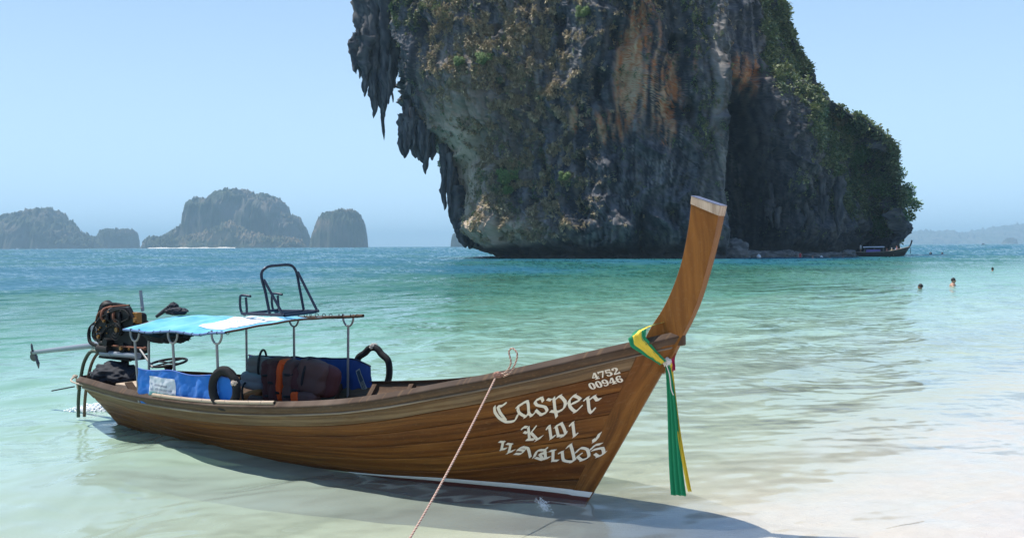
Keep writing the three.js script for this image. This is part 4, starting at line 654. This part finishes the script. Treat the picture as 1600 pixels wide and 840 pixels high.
// fenders: two old tyres
{
  const g = aboard(-3.49, 0.745, 0.845), shape = (c, r, w, turn) => { const t = new THREE.TorusGeometry(r, w, 16, 48), p = t.attributes.position; for (let i = 0; i < p.count; i++) { const x = p.getX(i), y = p.getY(i), k = 1 + 0.03 * N2(x * 9, y * 9); p.setXYZ(i, x * k * 0.92, y * k * 1.05, p.getZ(i) * 1.15); } t.computeVertexNormals(); return t.rotateY(turn).translate(...c); };
  part(g, 'tyre', shape([-3.49, 0.765, 0.825], 0.165, 0.038, 0.12), dull([0.022, 0.021, 0.021], 0.85, 0.4));
  part(g, 'tread', merge([...Array(5)].map((_, k) => new THREE.TorusGeometry(0.2025 - Math.abs(k - 2) * 0.005, 0.004, 5, 60).scale(0.92, 1.05, 1).rotateY(0.12).translate(-3.49, 0.765, 0.825 + (k - 2) * 0.012))), rubber).userData.kind = 'stuff';
  part(g, 'tie', lump(9, [-3.34, 0.83, 0.83], [0.03, 0.028, 0.035]), ropeMat);
  thing(g, 'tyre_fender', 'worn grey-black tyre hung in front of the blue tarpaulin on the near rail', 'tyre');
  const h = aboard(-3.2, 0.75, -0.93), pts = []; for (let i = 0; i < 18; i++) { const a = i / 18 * 2 * Math.PI, y = Math.cos(a), pinch = y > 0.5 ? 1 - 0.75 * sm((y - 0.5) / 0.5) * Math.abs(Math.sin(a)) : 1; pts.push([-3.235 + 0.245 * Math.sin(a) * pinch + 0.02 * y, 0.765 + 0.265 * y + (y > 0.7 ? -0.01 : 0), -0.93]); }
  part(h, 'tube', tube(pts, 0.036, 80, 12, true), rubber); part(h, 'tie', lump(12, [-3.215, 1.03, -0.93], [0.03, 0.035, 0.055]), mat([0.45, 0.4, 0.33], 0.9));
  thing(h, 'tube_fender', 'black inner tube pinched at its top, hung on the far rail beside the dark tarpaulin', 'tyre');
}
// life jackets heaped on the bench
{
  const slab = (s0, c, s, ry, rz, pleat = 0) => {
    const m = mergeVertices(new THREE.BoxGeometry(2, 2, 2, 14, 16, 8).deleteAttribute('uv').deleteAttribute('normal')), p = m.attributes.position;
    const M = new THREE.Matrix4().makeRotationFromEuler(new THREE.Euler(0, ry, rz)).setPosition(...c), v = new THREE.Vector3();
    for (let i = 0; i < p.count; i++) {
      v.fromBufferAttribute(p, i); const L = Math.max(Math.abs(v.x), Math.abs(v.y), Math.abs(v.z)), n = Math.pow(v.x ** 4 + v.y ** 4 + v.z ** 4, 0.25); v.multiplyScalar(L / n);
      const k = 1 + 0.12 * fbm3(v.x * 1.1 + s0, v.y * 1.1, v.z * 1.1, 3) - (pleat ? 0.10 * Math.exp(-((((v.y * pleat * 0.5 + 9.5) % 1) - 0.5) ** 2) * 90) : 0);
      v.set(v.x * k * s[0] / 2, v.y * (1 + 0.05 * N3(v.x, v.y, s0)) * s[1] / 2, v.z * k * s[2] / 2).applyMatrix4(M); p.setXYZ(i, v.x, v.y, v.z);
    }
    m.computeVertexNormals(); return m;
  };
  const belt = (c, s, ry, rz, y, w = 0.03) => new THREE.TorusGeometry(0.5, 0.035, 6, 28).rotateX(Math.PI / 2).scale(s[0] * 1.06, w / 0.07, s[2] * 1.08).translate(0, y, 0).applyMatrix4(new THREE.Matrix4().makeRotationFromEuler(new THREE.Euler(0, ry, rz)).setPosition(...c));
  const C = { beige: cloth([0.21, 0.185, 0.165]), grey: cloth([0.23, 0.23, 0.245]), maroon: cloth([0.10, 0.028, 0.026]), brown: cloth([0.115, 0.058, 0.048]), orange: cloth([0.80, 0.10, 0.012]), rusty: cloth([0.34, 0.12, 0.035]), strap: cloth([0.015, 0.014, 0.016]) };
  const jacket = (label, panels, straps) => { const g = aboard(...panels[0][1]); for (const [name, c, s, ry, rz, m, pleat, note] of panels) part(g, name, slab(c[0] * 7 + c[1], c, s, ry, rz, pleat), m, note); for (const [c, s, ry, rz, y] of straps) part(g, 'strap', belt(c, s, ry, rz, y), C.strap); thing(g, 'life_jacket', label, 'life jacket'); };
  jacket('faded grey and beige life jacket leaning at the stern end of the heap', [['foam_panel', [-4.42, 0.80, -0.42], [0.33, 0.20, 0.14], 0.2, -0.06, C.beige, 2], ['foam_panel', [-4.48, 0.63, -0.38], [0.34, 0.19, 0.15], 0.2, -0.10, C.grey, 2]], [[[-4.42, 0.80, -0.42], [0.33, 0.2, 0.14], 0.2, 1.5, -0.02]]);
  jacket('small rusty orange life jacket crumpled under the grey one', [['foam_panel', [-4.46, 0.44, -0.32], [0.36, 0.17, 0.2], 0.1, 0.35, C.rusty, 2], ['collar', [-4.30, 0.42, -0.26], [0.2, 0.15, 0.15], 0.4, -0.3, C.brown, 0]], [[[-4.46, 0.44, -0.32], [0.36, 0.17, 0.2], 0.1, 1.9, 0.02]]);
  jacket('maroon life jacket with two black straps in the middle of the heap', [['foam_panel', [-4.15, 0.63, -0.36], [0.22, 0.54, 0.2], 0.3, 0.1, C.maroon, 3], ['foam_panel', [-4.03, 0.64, -0.33], [0.17, 0.5, 0.22], -0.2, 0.03, C.maroon, 3], ['collar', [-4.08, 0.86, -0.38], [0.26, 0.12, 0.18], 0.2, 0.15, C.brown, 0]], [[[-4.15, 0.63, -0.36], [0.22, 0.54, 0.2], 0.3, 0.1, 0.10], [[-4.15, 0.63, -0.36], [0.22, 0.54, 0.2], 0.3, 0.1, -0.12], [[-4.03, 0.64, -0.33], [0.17, 0.5, 0.22], -0.2, 0.03, 0.02]]);
  jacket('bright orange life jacket squeezed upright between the maroon ones', [['foam_panel', [-3.935, 0.68, -0.33], [0.10, 0.46, 0.2], -0.1, -0.1, C.orange, 0], ['collar', [-3.90, 0.86, -0.33], [0.12, 0.10, 0.16], 0.1, -0.2, C.orange, 0]], [[[-3.935, 0.68, -0.33], [0.10, 0.46, 0.2], -0.1, -0.1, -0.12]]);
  jacket('dark brown life jacket with buckled black straps, right of the orange one', [['foam_panel', [-3.83, 0.63, -0.34], [0.15, 0.56, 0.22], 0.2, -0.04, C.brown, 3], ['foam_panel', [-3.74, 0.60, -0.36], [0.14, 0.48, 0.2], 0.1, -0.02, C.maroon, 3]], [[[-3.83, 0.63, -0.34], [0.15, 0.56, 0.22], 0.2, -0.04, 0.13], [[-3.83, 0.63, -0.34], [0.15, 0.56, 0.22], 0.2, -0.04, -0.1], [[-3.74, 0.60, -0.36], [0.14, 0.48, 0.2], 0.1, -0.02, 0.0]]);
  jacket('large folded brown life jacket at the bow end of the heap', [['foam_panel', [-3.57, 0.74, -0.38], [0.36, 0.36, 0.18], 0.25, -0.22, C.brown, 1], ['foam_panel', [-3.48, 0.70, -0.47], [0.32, 0.34, 0.16], 0.3, -0.22, C.maroon, 0], ['foam_panel', [-3.62, 0.48, -0.34], [0.3, 0.22, 0.2], 0.2, 0.1, C.brown, 2], ['patch', [-3.69, 0.53, -0.24], [0.09, 0.12, 0.05], 0.2, 0.1, C.orange, 0, 'orange patch']], [[[-3.57, 0.74, -0.38], [0.36, 0.36, 0.18], 0.25, 1.35, 0.06]]);
  const bag = aboard(-4.9, 1.18, 0.4); part(bag, 'bag_body', lump(21, [-4.93, 1.165, 0.4], [0.27, 0.075, 0.2], 0.35, 3), cloth([0.014, 0.015, 0.018])); part(bag, 'sling', rod([-5.1, 1.17, 0.4], [-5.12, 1.25, 0.42], 0.006), rubber); thing(bag, 'black_bag', 'black cloth bag slung under the stern end of the blue canopy', 'bag');
  const top = aboard(-5.2, 1.37, 0.05); part(top, 'cloth', merge([lump(31, [-5.26, 1.395, 0.05], [0.14, 0.045, 0.1], 0.3, 2.6), lump(33, [-5.31, 1.44, 0.05], [0.055, 0.05, 0.06], 0.3, 2.6)]), cloth([0.02, 0.022, 0.03])); part(top, 'sleeve', rod([-5.52, 1.33, 0.12], [-5.32, 1.46, 0.06], 0.018, 0.028), cloth([0.03, 0.032, 0.04])); thing(top, 'dark_jacket', 'dark crumpled jacket lying on the stern edge of the blue canopy', 'jacket');
  const bam = aboard(-3.7, 0.65, 0.87), bp = [...Array(12)].map((_, i) => { const u = lerp(-4.62, -2.76, i / 11); return [u, hullY(u) + 0.034, hullB(u) - 0.012]; }); part(bam, 'cane', tube(bp, 0.0185, 60, 10), paleWood); part(bam, 'node', merge([1, 3, 5, 7, 9, 10].map((i) => new THREE.TorusGeometry(0.0185, 0.003, 5, 14).rotateY(Math.PI / 2).translate(...bp[i]))), paleWood).userData.kind = 'stuff'; thing(bam, 'bamboo_pole', 'long pale bamboo pole lying on the near gunwale', 'pole');
  const wb = aboard(-5.25, 0.57, 0.6); part(wb, 'board', new RoundedBoxGeometry(0.26, 0.02, 0.09, 2, 0.006).rotateZ(-0.72).translate(-5.25, 0.575, 0.6), darkWood); thing(wb, 'wooden_board', 'short dark board leaning inside the stern beside the blue tarpaulin', 'board');
}
// mooring rope and the sashes tied round the bow
{
  const rt = colorTex(64, 64, (u, v) => ((u + v) * 2) % 1 < 0.45 ? [0.30, 0.14, 0.10] : [0.52, 0.40, 0.31], THREE.RepeatWrapping);
  const ropeOf = (pts, r, n) => { const g = tube(pts, r, n, 8), L = new THREE.CatmullRomCurve3(pts.map(V3)).getLength(), uv = g.attributes.uv; for (let i = 0; i < uv.count; i++) uv.setX(i, uv.getX(i) * L * 18); return g; };
  const m = new THREE.MeshStandardMaterial({ map: rt, roughness: 0.9 }), rail = toWorld(-0.40, hullY(-0.4) + 0.025, hullB(-0.4) + 0.01), end = new THREE.Vector3(-1.0, -0.12, -5.1), pts = [];
  for (let i = 0; i <= 14; i++) { const t = i / 14, p = rail.clone().lerp(end, t); p.y -= 0.09 * Math.sin(Math.PI * t); pts.push(p.toArray()); }
  const g = new THREE.Group(); g.position.copy(rail); bases.set(g, rail.toArray()); const w = (u, y, v) => toWorld(u, y, v).toArray();
  part(g, 'line', ropeOf([w(-0.55, 0.92, 0.45), w(-0.42, hullY(-0.42) + 0.03, hullB(-0.42) - 0.03), ...pts], 0.0075, 120), m);
  part(g, 'loop', ropeOf([w(-0.38, 1.10, 0.72), w(-0.30, 1.13, 0.715), w(-0.255, 1.20, 0.71), w(-0.275, 1.29, 0.705), w(-0.245, 1.315, 0.705), w(-0.20, 1.28, 0.705), w(-0.22, 1.20, 0.70), w(-0.28, 1.12, 0.70), w(-0.34, 1.09, 0.69)], 0.007, 60), m);
  part(g, 'knot', lump(41, w(-0.37, 1.105, 0.722), [0.035, 0.022, 0.03], 0.5, 5), m);
  thing(g, 'mooring_rope', 'red and white mooring rope looped on the rail and running down to the beach', 'rope');
}
{
  const K = [0.735, 1.205, 0.035], g = aboard(...K), green = cloth([0.008, 0.27, 0.11], 0.15), yellow = cloth([0.80, 0.60, 0.05], 0.15), magenta = cloth([0.5, 0.02, 0.09]), pale = cloth([0.75, 0.68, 0.6]);
  // the sash comes out from behind the post, over the rail and diagonally down the planks to the knot
  const path = smoothTable([0, 0.2, 0.4, 0.52, 1], [0, 1, 2, 3, 4]), ctr = [[0.67, 1.50, 0.04], [0.62, 1.475, 0.14], [0.60, 1.435, 0.255], [0.615, 1.375, 0.262], [0.735, 1.205, 0.09]];
  const sash = (lo, hi, lift) => gridGeo(30, 6, (a, b) => { const q = path(a), i = Math.min(3, Math.floor(q)), t = q - i, c = ctr[i].map((x, k) => lerp(x, ctr[i + 1][k], t)), w = lerp(0.17, 0.045, sm(a)), s = lerp(lo, hi, b) * w, dir = [0.72, 0.62]; return [c[0] + s * dir[0], c[1] + s * dir[1] * lerp(0.35, 1, sm(a * 1.6)), c[2] - s * 0.62 + lift + 0.007 * Math.sin(b * 14 + a * 10) + 0.006 * N2(a * 6, b * 4)]; });
  part(g, 'sash_band', sash(-0.34, 0.34, 0.016), yellow); part(g, 'sash_edge', sash(-0.62, -0.24, 0.012), green); part(g, 'sash_edge', sash(0.24, 0.55, 0.012), green);
  part(g, 'knot', lump(51, K, [0.03, 0.035, 0.03], 0.4, 5), pale);
  const tail = (u0, y0, u1, y1, w0, w1, v0, v1, pleats, k) => gridGeo(40, 24, (a, b) => { const s = b - 0.5, y = lerp(y0, y1, a) - (a > 0.98 ? 0.012 * N2(b * 7, k) : 0), w = lerp(w0, w1, Math.pow(a, 0.7)); return [lerp(u0, u1, a) + 0.012 * Math.sin(a * 4 + k) + s * w * 0.95, y, lerp(v0, v1, a) - s * w * 0.3 + lerp(0.006, 0.016, a) * Math.sin(b * pleats * 6.28 + a * 1.5)]; });
  part(g, 'green_tail', tail(0.735, 1.20, 0.862, 0.20, 0.03, 0.118, 0.05, 0.06, 3, 1), green);
  part(g, 'yellow_tail', tail(0.755, 1.20, 0.925, 0.235, 0.025, 0.03, 0.035, 0.03, 1, 2.4), yellow);
  part(g, 'magenta_tail', tail(0.775, 1.27, 0.775, 1.14, 0.05, 0.02, -0.01, 0.02, 1, 4), magenta);
  part(g, 'string', tube([[0.74, 1.2, 0.07], [0.77, 1.12, 0.07], [0.785, 1.0, 0.065], [0.80, 0.96, 0.06]], 0.004, 20), pale);
  thing(g, 'bow_sash', 'green and yellow cloth sash tied round the bow with long hanging tails', 'sash');
}

// ------------------------------------------------------------------ people
const skinTones = [[0.42, 0.24, 0.16], [0.30, 0.15, 0.09], [0.55, 0.34, 0.25]];
function body(parts, c, ext, res) {                            // parts: tapered capsules [a, b, ra, rb] or ellipsoids [centre, radii]
  const mc = new MarchingCubes(res, new THREE.MeshBasicMaterial(), false, false, 60000), half = res / 2, A = new THREE.Vector3();
  mc.isolation = 0;
  for (let k = 0; k < res; k++) for (let j = 0; j < res; j++) for (let i = 0; i < res; i++) {
    const x = c[0] + (i - half) / half * ext, y = c[1] + (j - half) / half * ext, z = c[2] + (k - half) / half * ext; let d = 9;
    for (const p of parts) {
      let e;
      if (p.length === 4) { const [a, b, ra, rb] = p, ab = [b[0] - a[0], b[1] - a[1], b[2] - a[2]], t = clamp(((x - a[0]) * ab[0] + (y - a[1]) * ab[1] + (z - a[2]) * ab[2]) / (ab[0] ** 2 + ab[1] ** 2 + ab[2] ** 2 + 1e-9)); e = Math.hypot(x - a[0] - ab[0] * t, y - a[1] - ab[1] * t, z - a[2] - ab[2] * t) - lerp(ra, rb, t); }
      else { const [o, r] = p, q = Math.hypot((x - o[0]) / r[0], (y - o[1]) / r[1], (z - o[2]) / r[2]); e = (q - 1) * Math.min(...r); }
      const h = clamp(0.5 + 0.5 * (d - e) / 0.03); d = lerp(d, e, h) - 0.03 * h * (1 - h);
    }
    mc.field[i + j * res + k * res * res] = -d;
  }
  mc.update();
  const n = mc.count, P = new Float32Array(n * 3);
  for (let i = 0; i < n * 3; i++) P[i] = mc.positionArray[i] * ext + c[i % 3];
  const g = new THREE.BufferGeometry(); g.setAttribute('position', new THREE.BufferAttribute(P, 3));
  const m = mergeVertices(g, 1e-4); m.computeVertexNormals(); return m;
}
// a head faces +x; its origin is the middle of the skull
const headParts = (c) => [[[c[0], c[1] + 0.02, c[2]], [0.10, 0.115, 0.078]], [[c[0] + 0.03, c[1] - 0.05, c[2]], [0.062, 0.075, 0.058]], [[c[0] + 0.085, c[1] + 0.005, c[2]], [c[0] + 0.108, c[1] - 0.025, c[2]], 0.011, 0.016], [[c[0] - 0.005, c[1] - 0.01, c[2] + 0.075], [0.02, 0.032, 0.012]], [[c[0] - 0.005, c[1] - 0.01, c[2] - 0.075], [0.02, 0.032, 0.012]], [[c[0] - 0.02, c[1] - 0.08, c[2]], [c[0] - 0.03, c[1] - 0.2, c[2]], 0.056, 0.062]];
const hairGeo = (c, bald) => { const g = new THREE.SphereGeometry(1, 20, 14, 0, Math.PI * 2, 0, Math.PI * 0.62), p = g.attributes.position; for (let i = 0; i < p.count; i++) { const x = p.getX(i), y = p.getY(i), z = p.getZ(i), lift = x > 0.25 ? 0.55 * (x - 0.25) : 0; p.setXYZ(i, c[0] - 0.012 + x * (bald ? 0.103 : 0.112), c[1] + 0.024 + Math.max(y, -0.6 + lift * 2.2) * 0.126, c[2] + z * 0.088); } g.computeVertexNormals(); return g; };
function person(pose, tone, hair, shirt, res = 44) {
  const g = new THREE.Group(), skin = mat(skinTones[tone], 0.6), hm = mat(hair, 0.7);
  let P, head, torso, c, ext;
  const hand = (h, d) => [0, 1, 2, 3].map((k) => [[h[0], h[1], h[2] + (k - 1.5) * 0.02], [h[0] + d[0] * 0.09, h[1] + d[1] * 0.09 - 0.01 * k, h[2] + (k - 1.5) * 0.026], 0.012, 0.009]).concat([[[h[0] - d[0] * 0.03, h[1], h[2] + 0.03], [h[0] + d[0] * 0.04, h[1] + 0.01, h[2] + 0.065], 0.012, 0.01]]);
  if (pose === 'swim') {                                       // only head and shoulders come out of the water; y = 0 is the surface
    head = [0, 0.14, 0]; torso = [[[-0.04, -0.12, 0], [-0.10, -0.55, 0], 0.15, 0.13]];
    P = [...headParts(head), [[-0.05, -0.10, -0.16], [-0.05, -0.10, 0.16], 0.062, 0.062], ...torso, [[-0.05, -0.11, 0.19], [0.12, -0.22, 0.40], 0.05, 0.04], [[0.12, -0.22, 0.40], [0.36, -0.16, 0.38], 0.04, 0.03], [[-0.05, -0.11, -0.19], [0.12, -0.22, -0.40], 0.05, 0.04], [[0.12, -0.22, -0.40], [0.36, -0.16, -0.38], 0.04, 0.03], ...hand([0.38, -0.16, 0.38], [1, 0]), ...hand([0.38, -0.16, -0.38], [1, 0]), [[-0.12, -0.6, 0.09], [-0.28, -0.98, 0.12], 0.085, 0.055], [[-0.12, -0.6, -0.09], [-0.28, -0.98, -0.12], 0.085, 0.055]];
    c = [0, -0.33, 0]; ext = 0.72; 
  } else if (pose === 'sit') {                                 // y = 0 is the seat
    head = [0.02, 0.74, 0]; torso = [[[0, 0.10, 0], [0, 0.30, 0], 0.15, 0.135], [[0, 0.30, 0], [0, 0.50, 0], 0.14, 0.11], [[0, 0.51, -0.15], [0, 0.51, 0.15], 0.062, 0.062]];
    P = [...headParts(head), ...torso, ...[-1, 1].flatMap((s) => [[[0, 0.5, s * 0.19], [0.06, 0.25, s * 0.25], 0.048, 0.04], [[0.06, 0.25, s * 0.25], [0.28, 0.14, s * 0.16], 0.04, 0.03], ...hand([0.29, 0.135, s * 0.15], [1, -0.2]), [[0, 0.08, s * 0.1], [0.42, 0.10, s * 0.12], 0.085, 0.06], [[0.42, 0.10, s * 0.12], [0.40, -0.33, s * 0.12], 0.055, 0.04], [[0.40, -0.34, s * 0.12], [0.53, -0.37, s * 0.13], 0.04, 0.03]])];
    c = [0.15, 0.27, 0]; ext = 0.72;
  } else {                                                     // standing, y = 0 is the ground
    head = [0.02, 1.58, 0]; torso = [[[0, 0.95, 0], [0, 1.15, 0], 0.14, 0.125], [[0, 1.15, 0], [0, 1.36, 0], 0.13, 0.11], [[0, 1.38, -0.16], [0, 1.38, 0.16], 0.06, 0.06]];
    P = [...headParts(head), ...torso, ...[-1, 1].flatMap((s) => [[[0, 1.37, s * 0.2], [0.02, 1.08, s * 0.27], 0.048, 0.04], [[0.02, 1.08, s * 0.27], [0.12, 0.86, s * 0.26], 0.038, 0.028], ...hand([0.13, 0.84, s * 0.25], [0.5, -0.8]), [[0, 0.9, s * 0.09], [0.02, 0.48, s * 0.1], 0.085, 0.06], [[0.02, 0.48, s * 0.1], [-0.02, 0.08, s * 0.1], 0.055, 0.04], [[-0.02, 0.05, s * 0.1], [0.14, 0.03, s * 0.11], 0.042, 0.03]])];
    c = [0, 0.86, 0]; ext = 0.95;
  }
  part(g, 'body', body(P, c, ext, res), skin);
  part(g, 'hair', hairGeo(head, false), hm);
  if (shirt) part(g, 'shirt', body(torso.map(([a, b, ra, rb]) => [a, b, ra + 0.02, rb + 0.02]), c, ext, 36), cloth(shirt));
  return g;
}
{
  const DARK = [0.015, 0.012, 0.01], swimmer = (px, py, D, turn, tone, hair, label, y = 0, shirt, group) => { const p = person('swim', tone, hair, shirt, 56); p.position.set(WORLD.sx(px, D), y, -D); p.rotation.y = turn; thing(p, 'person', label, 'person', group); };
  swimmer(1439, 452, 46.5, 2.5, 1, DARK, 'swimmer with dark hair up to the chin in the water, nearest of the swimmers', -0.02);
  swimmer(1491, 448, 50.0, -0.5, 0, DARK, 'swimmer with dark hair facing right, neck and shoulders above the water', 0.13);
  swimmer(1552, 423, 77.5, 0.9, 1, DARK, 'swimmer far out at the right, only the dark back of the head showing', 0.0);
  swimmer(1270.5, 402, 158, 2.2, 2, [0.2, 0.1, 0.05], 'swimmer with fair skin right of the person standing before the cliff', 0.12);
  swimmer(1297.5, 402, 161, 1.2, 0, DARK, 'swimmer halfway between the standing person and the moored boat', 0.02);
  swimmer(1318, 402, 164, 0.2, 0, DARK, 'swimmer just left of the moored boat under the cliff', 0.06);
  const st = person('stand', 2, DARK, [0.5, 0.04, 0.05], 48); st.position.set(WORLD.sx(1251, 165), -0.85, -165); st.rotation.y = -1.9; thing(st, 'person', 'person in a red top standing waist deep in front of the cliff', 'person');
  const buoy = (px, D, r, c, label) => { const g = new THREE.Group(); part(g, 'float', ball([0, r * 0.4, 0], r), mat(c, 0.5)); part(g, 'neck', rod([0, r * 1.2, 0], [0, r * 1.6, 0], r * 0.25), mat(c, 0.5)); g.position.set(WORLD.sx(px, D), 0, -D); thing(g, 'buoy', label, 'buoy'); };
  buoy(1186, 163, 0.38, [0.75, 0.74, 0.70], 'round white buoy floating right of the big grey boulder');
  buoy(1284, 163, 0.22, [0.7, 0.7, 0.68], 'small white buoy floating between the swimmers before the cliff');
  buoy(1455, 205, 0.30, [0.03, 0.03, 0.04], 'dark buoy right of the moored boat, left one of two');
  buoy(1473, 207, 0.26, [0.05, 0.04, 0.05], 'dark buoy right of the moored boat, right one of two');
}

// ------------------------------------------------------------------ the moored longtail boat with passengers, and the specks of boats far out
{
  const b = new THREE.Group(); b.position.set(65.9, 0.1, -168.6); b.rotation.y = -0.42; b.scale.setScalar(1.13);
  const hullDark = mat([0.075, 0.055, 0.045], 0.6), shell = (s) => hullStrip([0.02, 0.2, 0.45, 0.7, 1].map((t) => () => [t, 0]), 0.001, 1, 40, s);
  part(b, 'hull', merge([shell(1), shell(-1)]), hullDark);
  part(b, 'gunwale', merge([1, -1].map((s) => sheerStrip([[0.02, 0.02], [-0.03, 0.025], [-0.03, -0.06], [0.02, -0.02]], 0.002, 1, s, 0))), mat([0.22, 0.17, 0.13], 0.8));
  part(b, 'bow_post', boat.children.find((c) => c.name === 'bow_post').geometry, mat([0.05, 0.05, 0.06], 0.6));
  part(b, 'sash', rod([0.86, 1.3, 0], [0.86, 0.35, 0.02], 0.03, 0.05), cloth([0.02, 0.05, 0.05]));
  part(b, 'floor', gridGeo(20, 4, (a, c) => { const u = lerp(-6.6, 0, a), w = Math.max(0.02, hullB(u) * 0.7); return [u, 0.32, lerp(-w, w, c)]; }), darkWood);
  part(b, 'canopy', gridGeo(16, 12, (a, c) => [lerp(-5.75, -2.75, a), 1.42 - 0.14 * (2 * c - 1) ** 2 + 0.02 * a, lerp(-0.8, 0.8, c)]), cloth([0.78, 0.77, 0.74], 0.2));
  for (const u of [-5.6, -4.2, -2.9]) for (const v of [-0.75, 0.75]) part(b, 'canopy_post', rod([u, 0.45, v], [u, 1.3, v], 0.025), steel);
  part(b, 'side_tarpaulin', gridGeo(20, 6, (a, c) => { const u = lerp(-5.3, -3.3, a); return [u, lerp(0.98, 0.58, c), 0.8 + folds(u, c, 2)]; }), cloth([0.20, 0.14, 0.42], 0.2));
  part(b, 'engine', merge([box([-6.5, 0.95, 0], [0.5, 0.4, 0.3], 0.05), rod([-6.5, 0.4, 0], [-6.5, 0.9, 0], 0.05), rod([-6.7, 0.95, 0], [-8.2, 0.5, 0], 0.03)]), blackMetal);
  thing(b, 'longtail_boat', 'dark longtail boat with white canopy and passengers, moored at the right foot of the cliff', 'boat');
  b.updateMatrixWorld();
  const rider = (u, v, y, pose, turn, tone, hair, shirt, label) => { const p = person(pose, tone, hair, shirt, 40); p.position.copy(b.localToWorld(new THREE.Vector3(u, y, v))); p.rotation.y = turn; thing(p, 'person', label, 'person'); };
  rider(-2.45, 0.15, 0.42, 'sit', -0.6, 0, [0.25, 0.08, 0.03], [0.45, 0.12, 0.10], 'seated passenger in a red top right beside the white canopy');
  rider(-1.75, 0.1, 0.42, 'sit', -0.9, 2, [0.62, 0.58, 0.5], [0.62, 0.45, 0.15], 'seated passenger with a pale hat and yellowish top, second from the canopy');
  rider(-1.05, 0.0, 0.72, 'sit', 2.6, 2, [0.3, 0.12, 0.06], [0.5, 0.16, 0.2], 'highest seated passenger in a reddish top, third from the canopy');
  rider(-0.45, 0.05, 0.48, 'sit', 2.6, 1, [0.72, 0.7, 0.66], [0.65, 0.62, 0.58], 'seated passenger with a white hat and top nearest the bow post');
  rider(-6.15, 0.2, 0.32, 'stand', -0.8, 1, [0.02, 0.02, 0.02], [0.5, 0.5, 0.5], 'boatman in a pale top standing at the stern of the moored boat');
  const launch = (px, D, L, hy, c, label) => { const g = new THREE.Group(); part(g, 'hull', new THREE.SphereGeometry(1, 20, 10, 0, 6.3, Math.PI / 2, Math.PI / 2).scale(L / 2, L * 0.12, L * 0.16).translate(0, L * 0.1, 0), mat(c, 0.5)); part(g, 'cabin', new RoundedBoxGeometry(L * 0.35, L * 0.16, L * 0.2, 2, L * 0.03).translate(-L * 0.05, L * 0.17, 0), mat(c.map((x) => x * 0.9), 0.5)); part(g, 'mast', rod([-L * 0.1, L * 0.2, 0], [-L * 0.1, L * 0.36, 0], L * 0.015), steel); g.position.set(WORLD.sx(px, D), 0, -D); thing(g, 'motor_launch', label, 'boat'); };
  launch(26.6, 2300, 9, 387, [0.85, 0.85, 0.85], 'white motor boat speck below the left slope of the wide wooded island');
  launch(57.5, 2300, 6, 387, [0.85, 0.85, 0.85], 'smaller white motor boat speck right of the other one before the wooded island');
  launch(1537, 1900, 10, 380, [0.06, 0.07, 0.1], 'dark boat silhouette on the right horizon left of the small islet');
}

// ------------------------------------------------------------------ foam
{
  const drop = new THREE.IcosahedronGeometry(1, 1), white = mat([0.88, 0.9, 0.9], 0.35);
  const foam = (n, label, fn) => { const m = new THREE.InstancedMesh(drop, white, n), M = new THREE.Matrix4(), q = new THREE.Quaternion(); for (let i = 0; i < n; i++) { const [x, y, z, r, f] = fn(i / n); M.compose(new THREE.Vector3(x, waterHeight(x, z, 0.02) + y, z), q, new THREE.Vector3(r, r * f, r)); m.setMatrixAt(i, M); } m.name = numbered('foam'); m.userData = { kind: 'stuff', label, category: 'foam' }; m.castShadow = m.receiveShadow = true; scene.add(m); };
  const bell = () => (rnd() + rnd() + rnd()) / 1.5 - 1;
  foam(1500, 'white splash of foam in the water behind the stern', () => { const a = bell(), b = bell(); return [-5.38 + 0.40 * a + 0.1 * b, Math.max(0, 0.10 * rnd() * rnd() * (1 - a * a)), -12.95 + 0.30 * b - 0.12 * a, rr(0.003, 0.02) * rnd() + 0.003, 0.6]; });
  foam(260, 'small white splash where a wavelet breaks beside the bow', () => { const a = bell(), b = bell(); return [0.24 + 0.07 * a + 0.04 * b, Math.max(0, 0.03 * rnd() * rnd()), -7.86 + 0.16 * b, rr(0.0015, 0.0048), 0.6]; });
}

renderer.render(scene, camera);
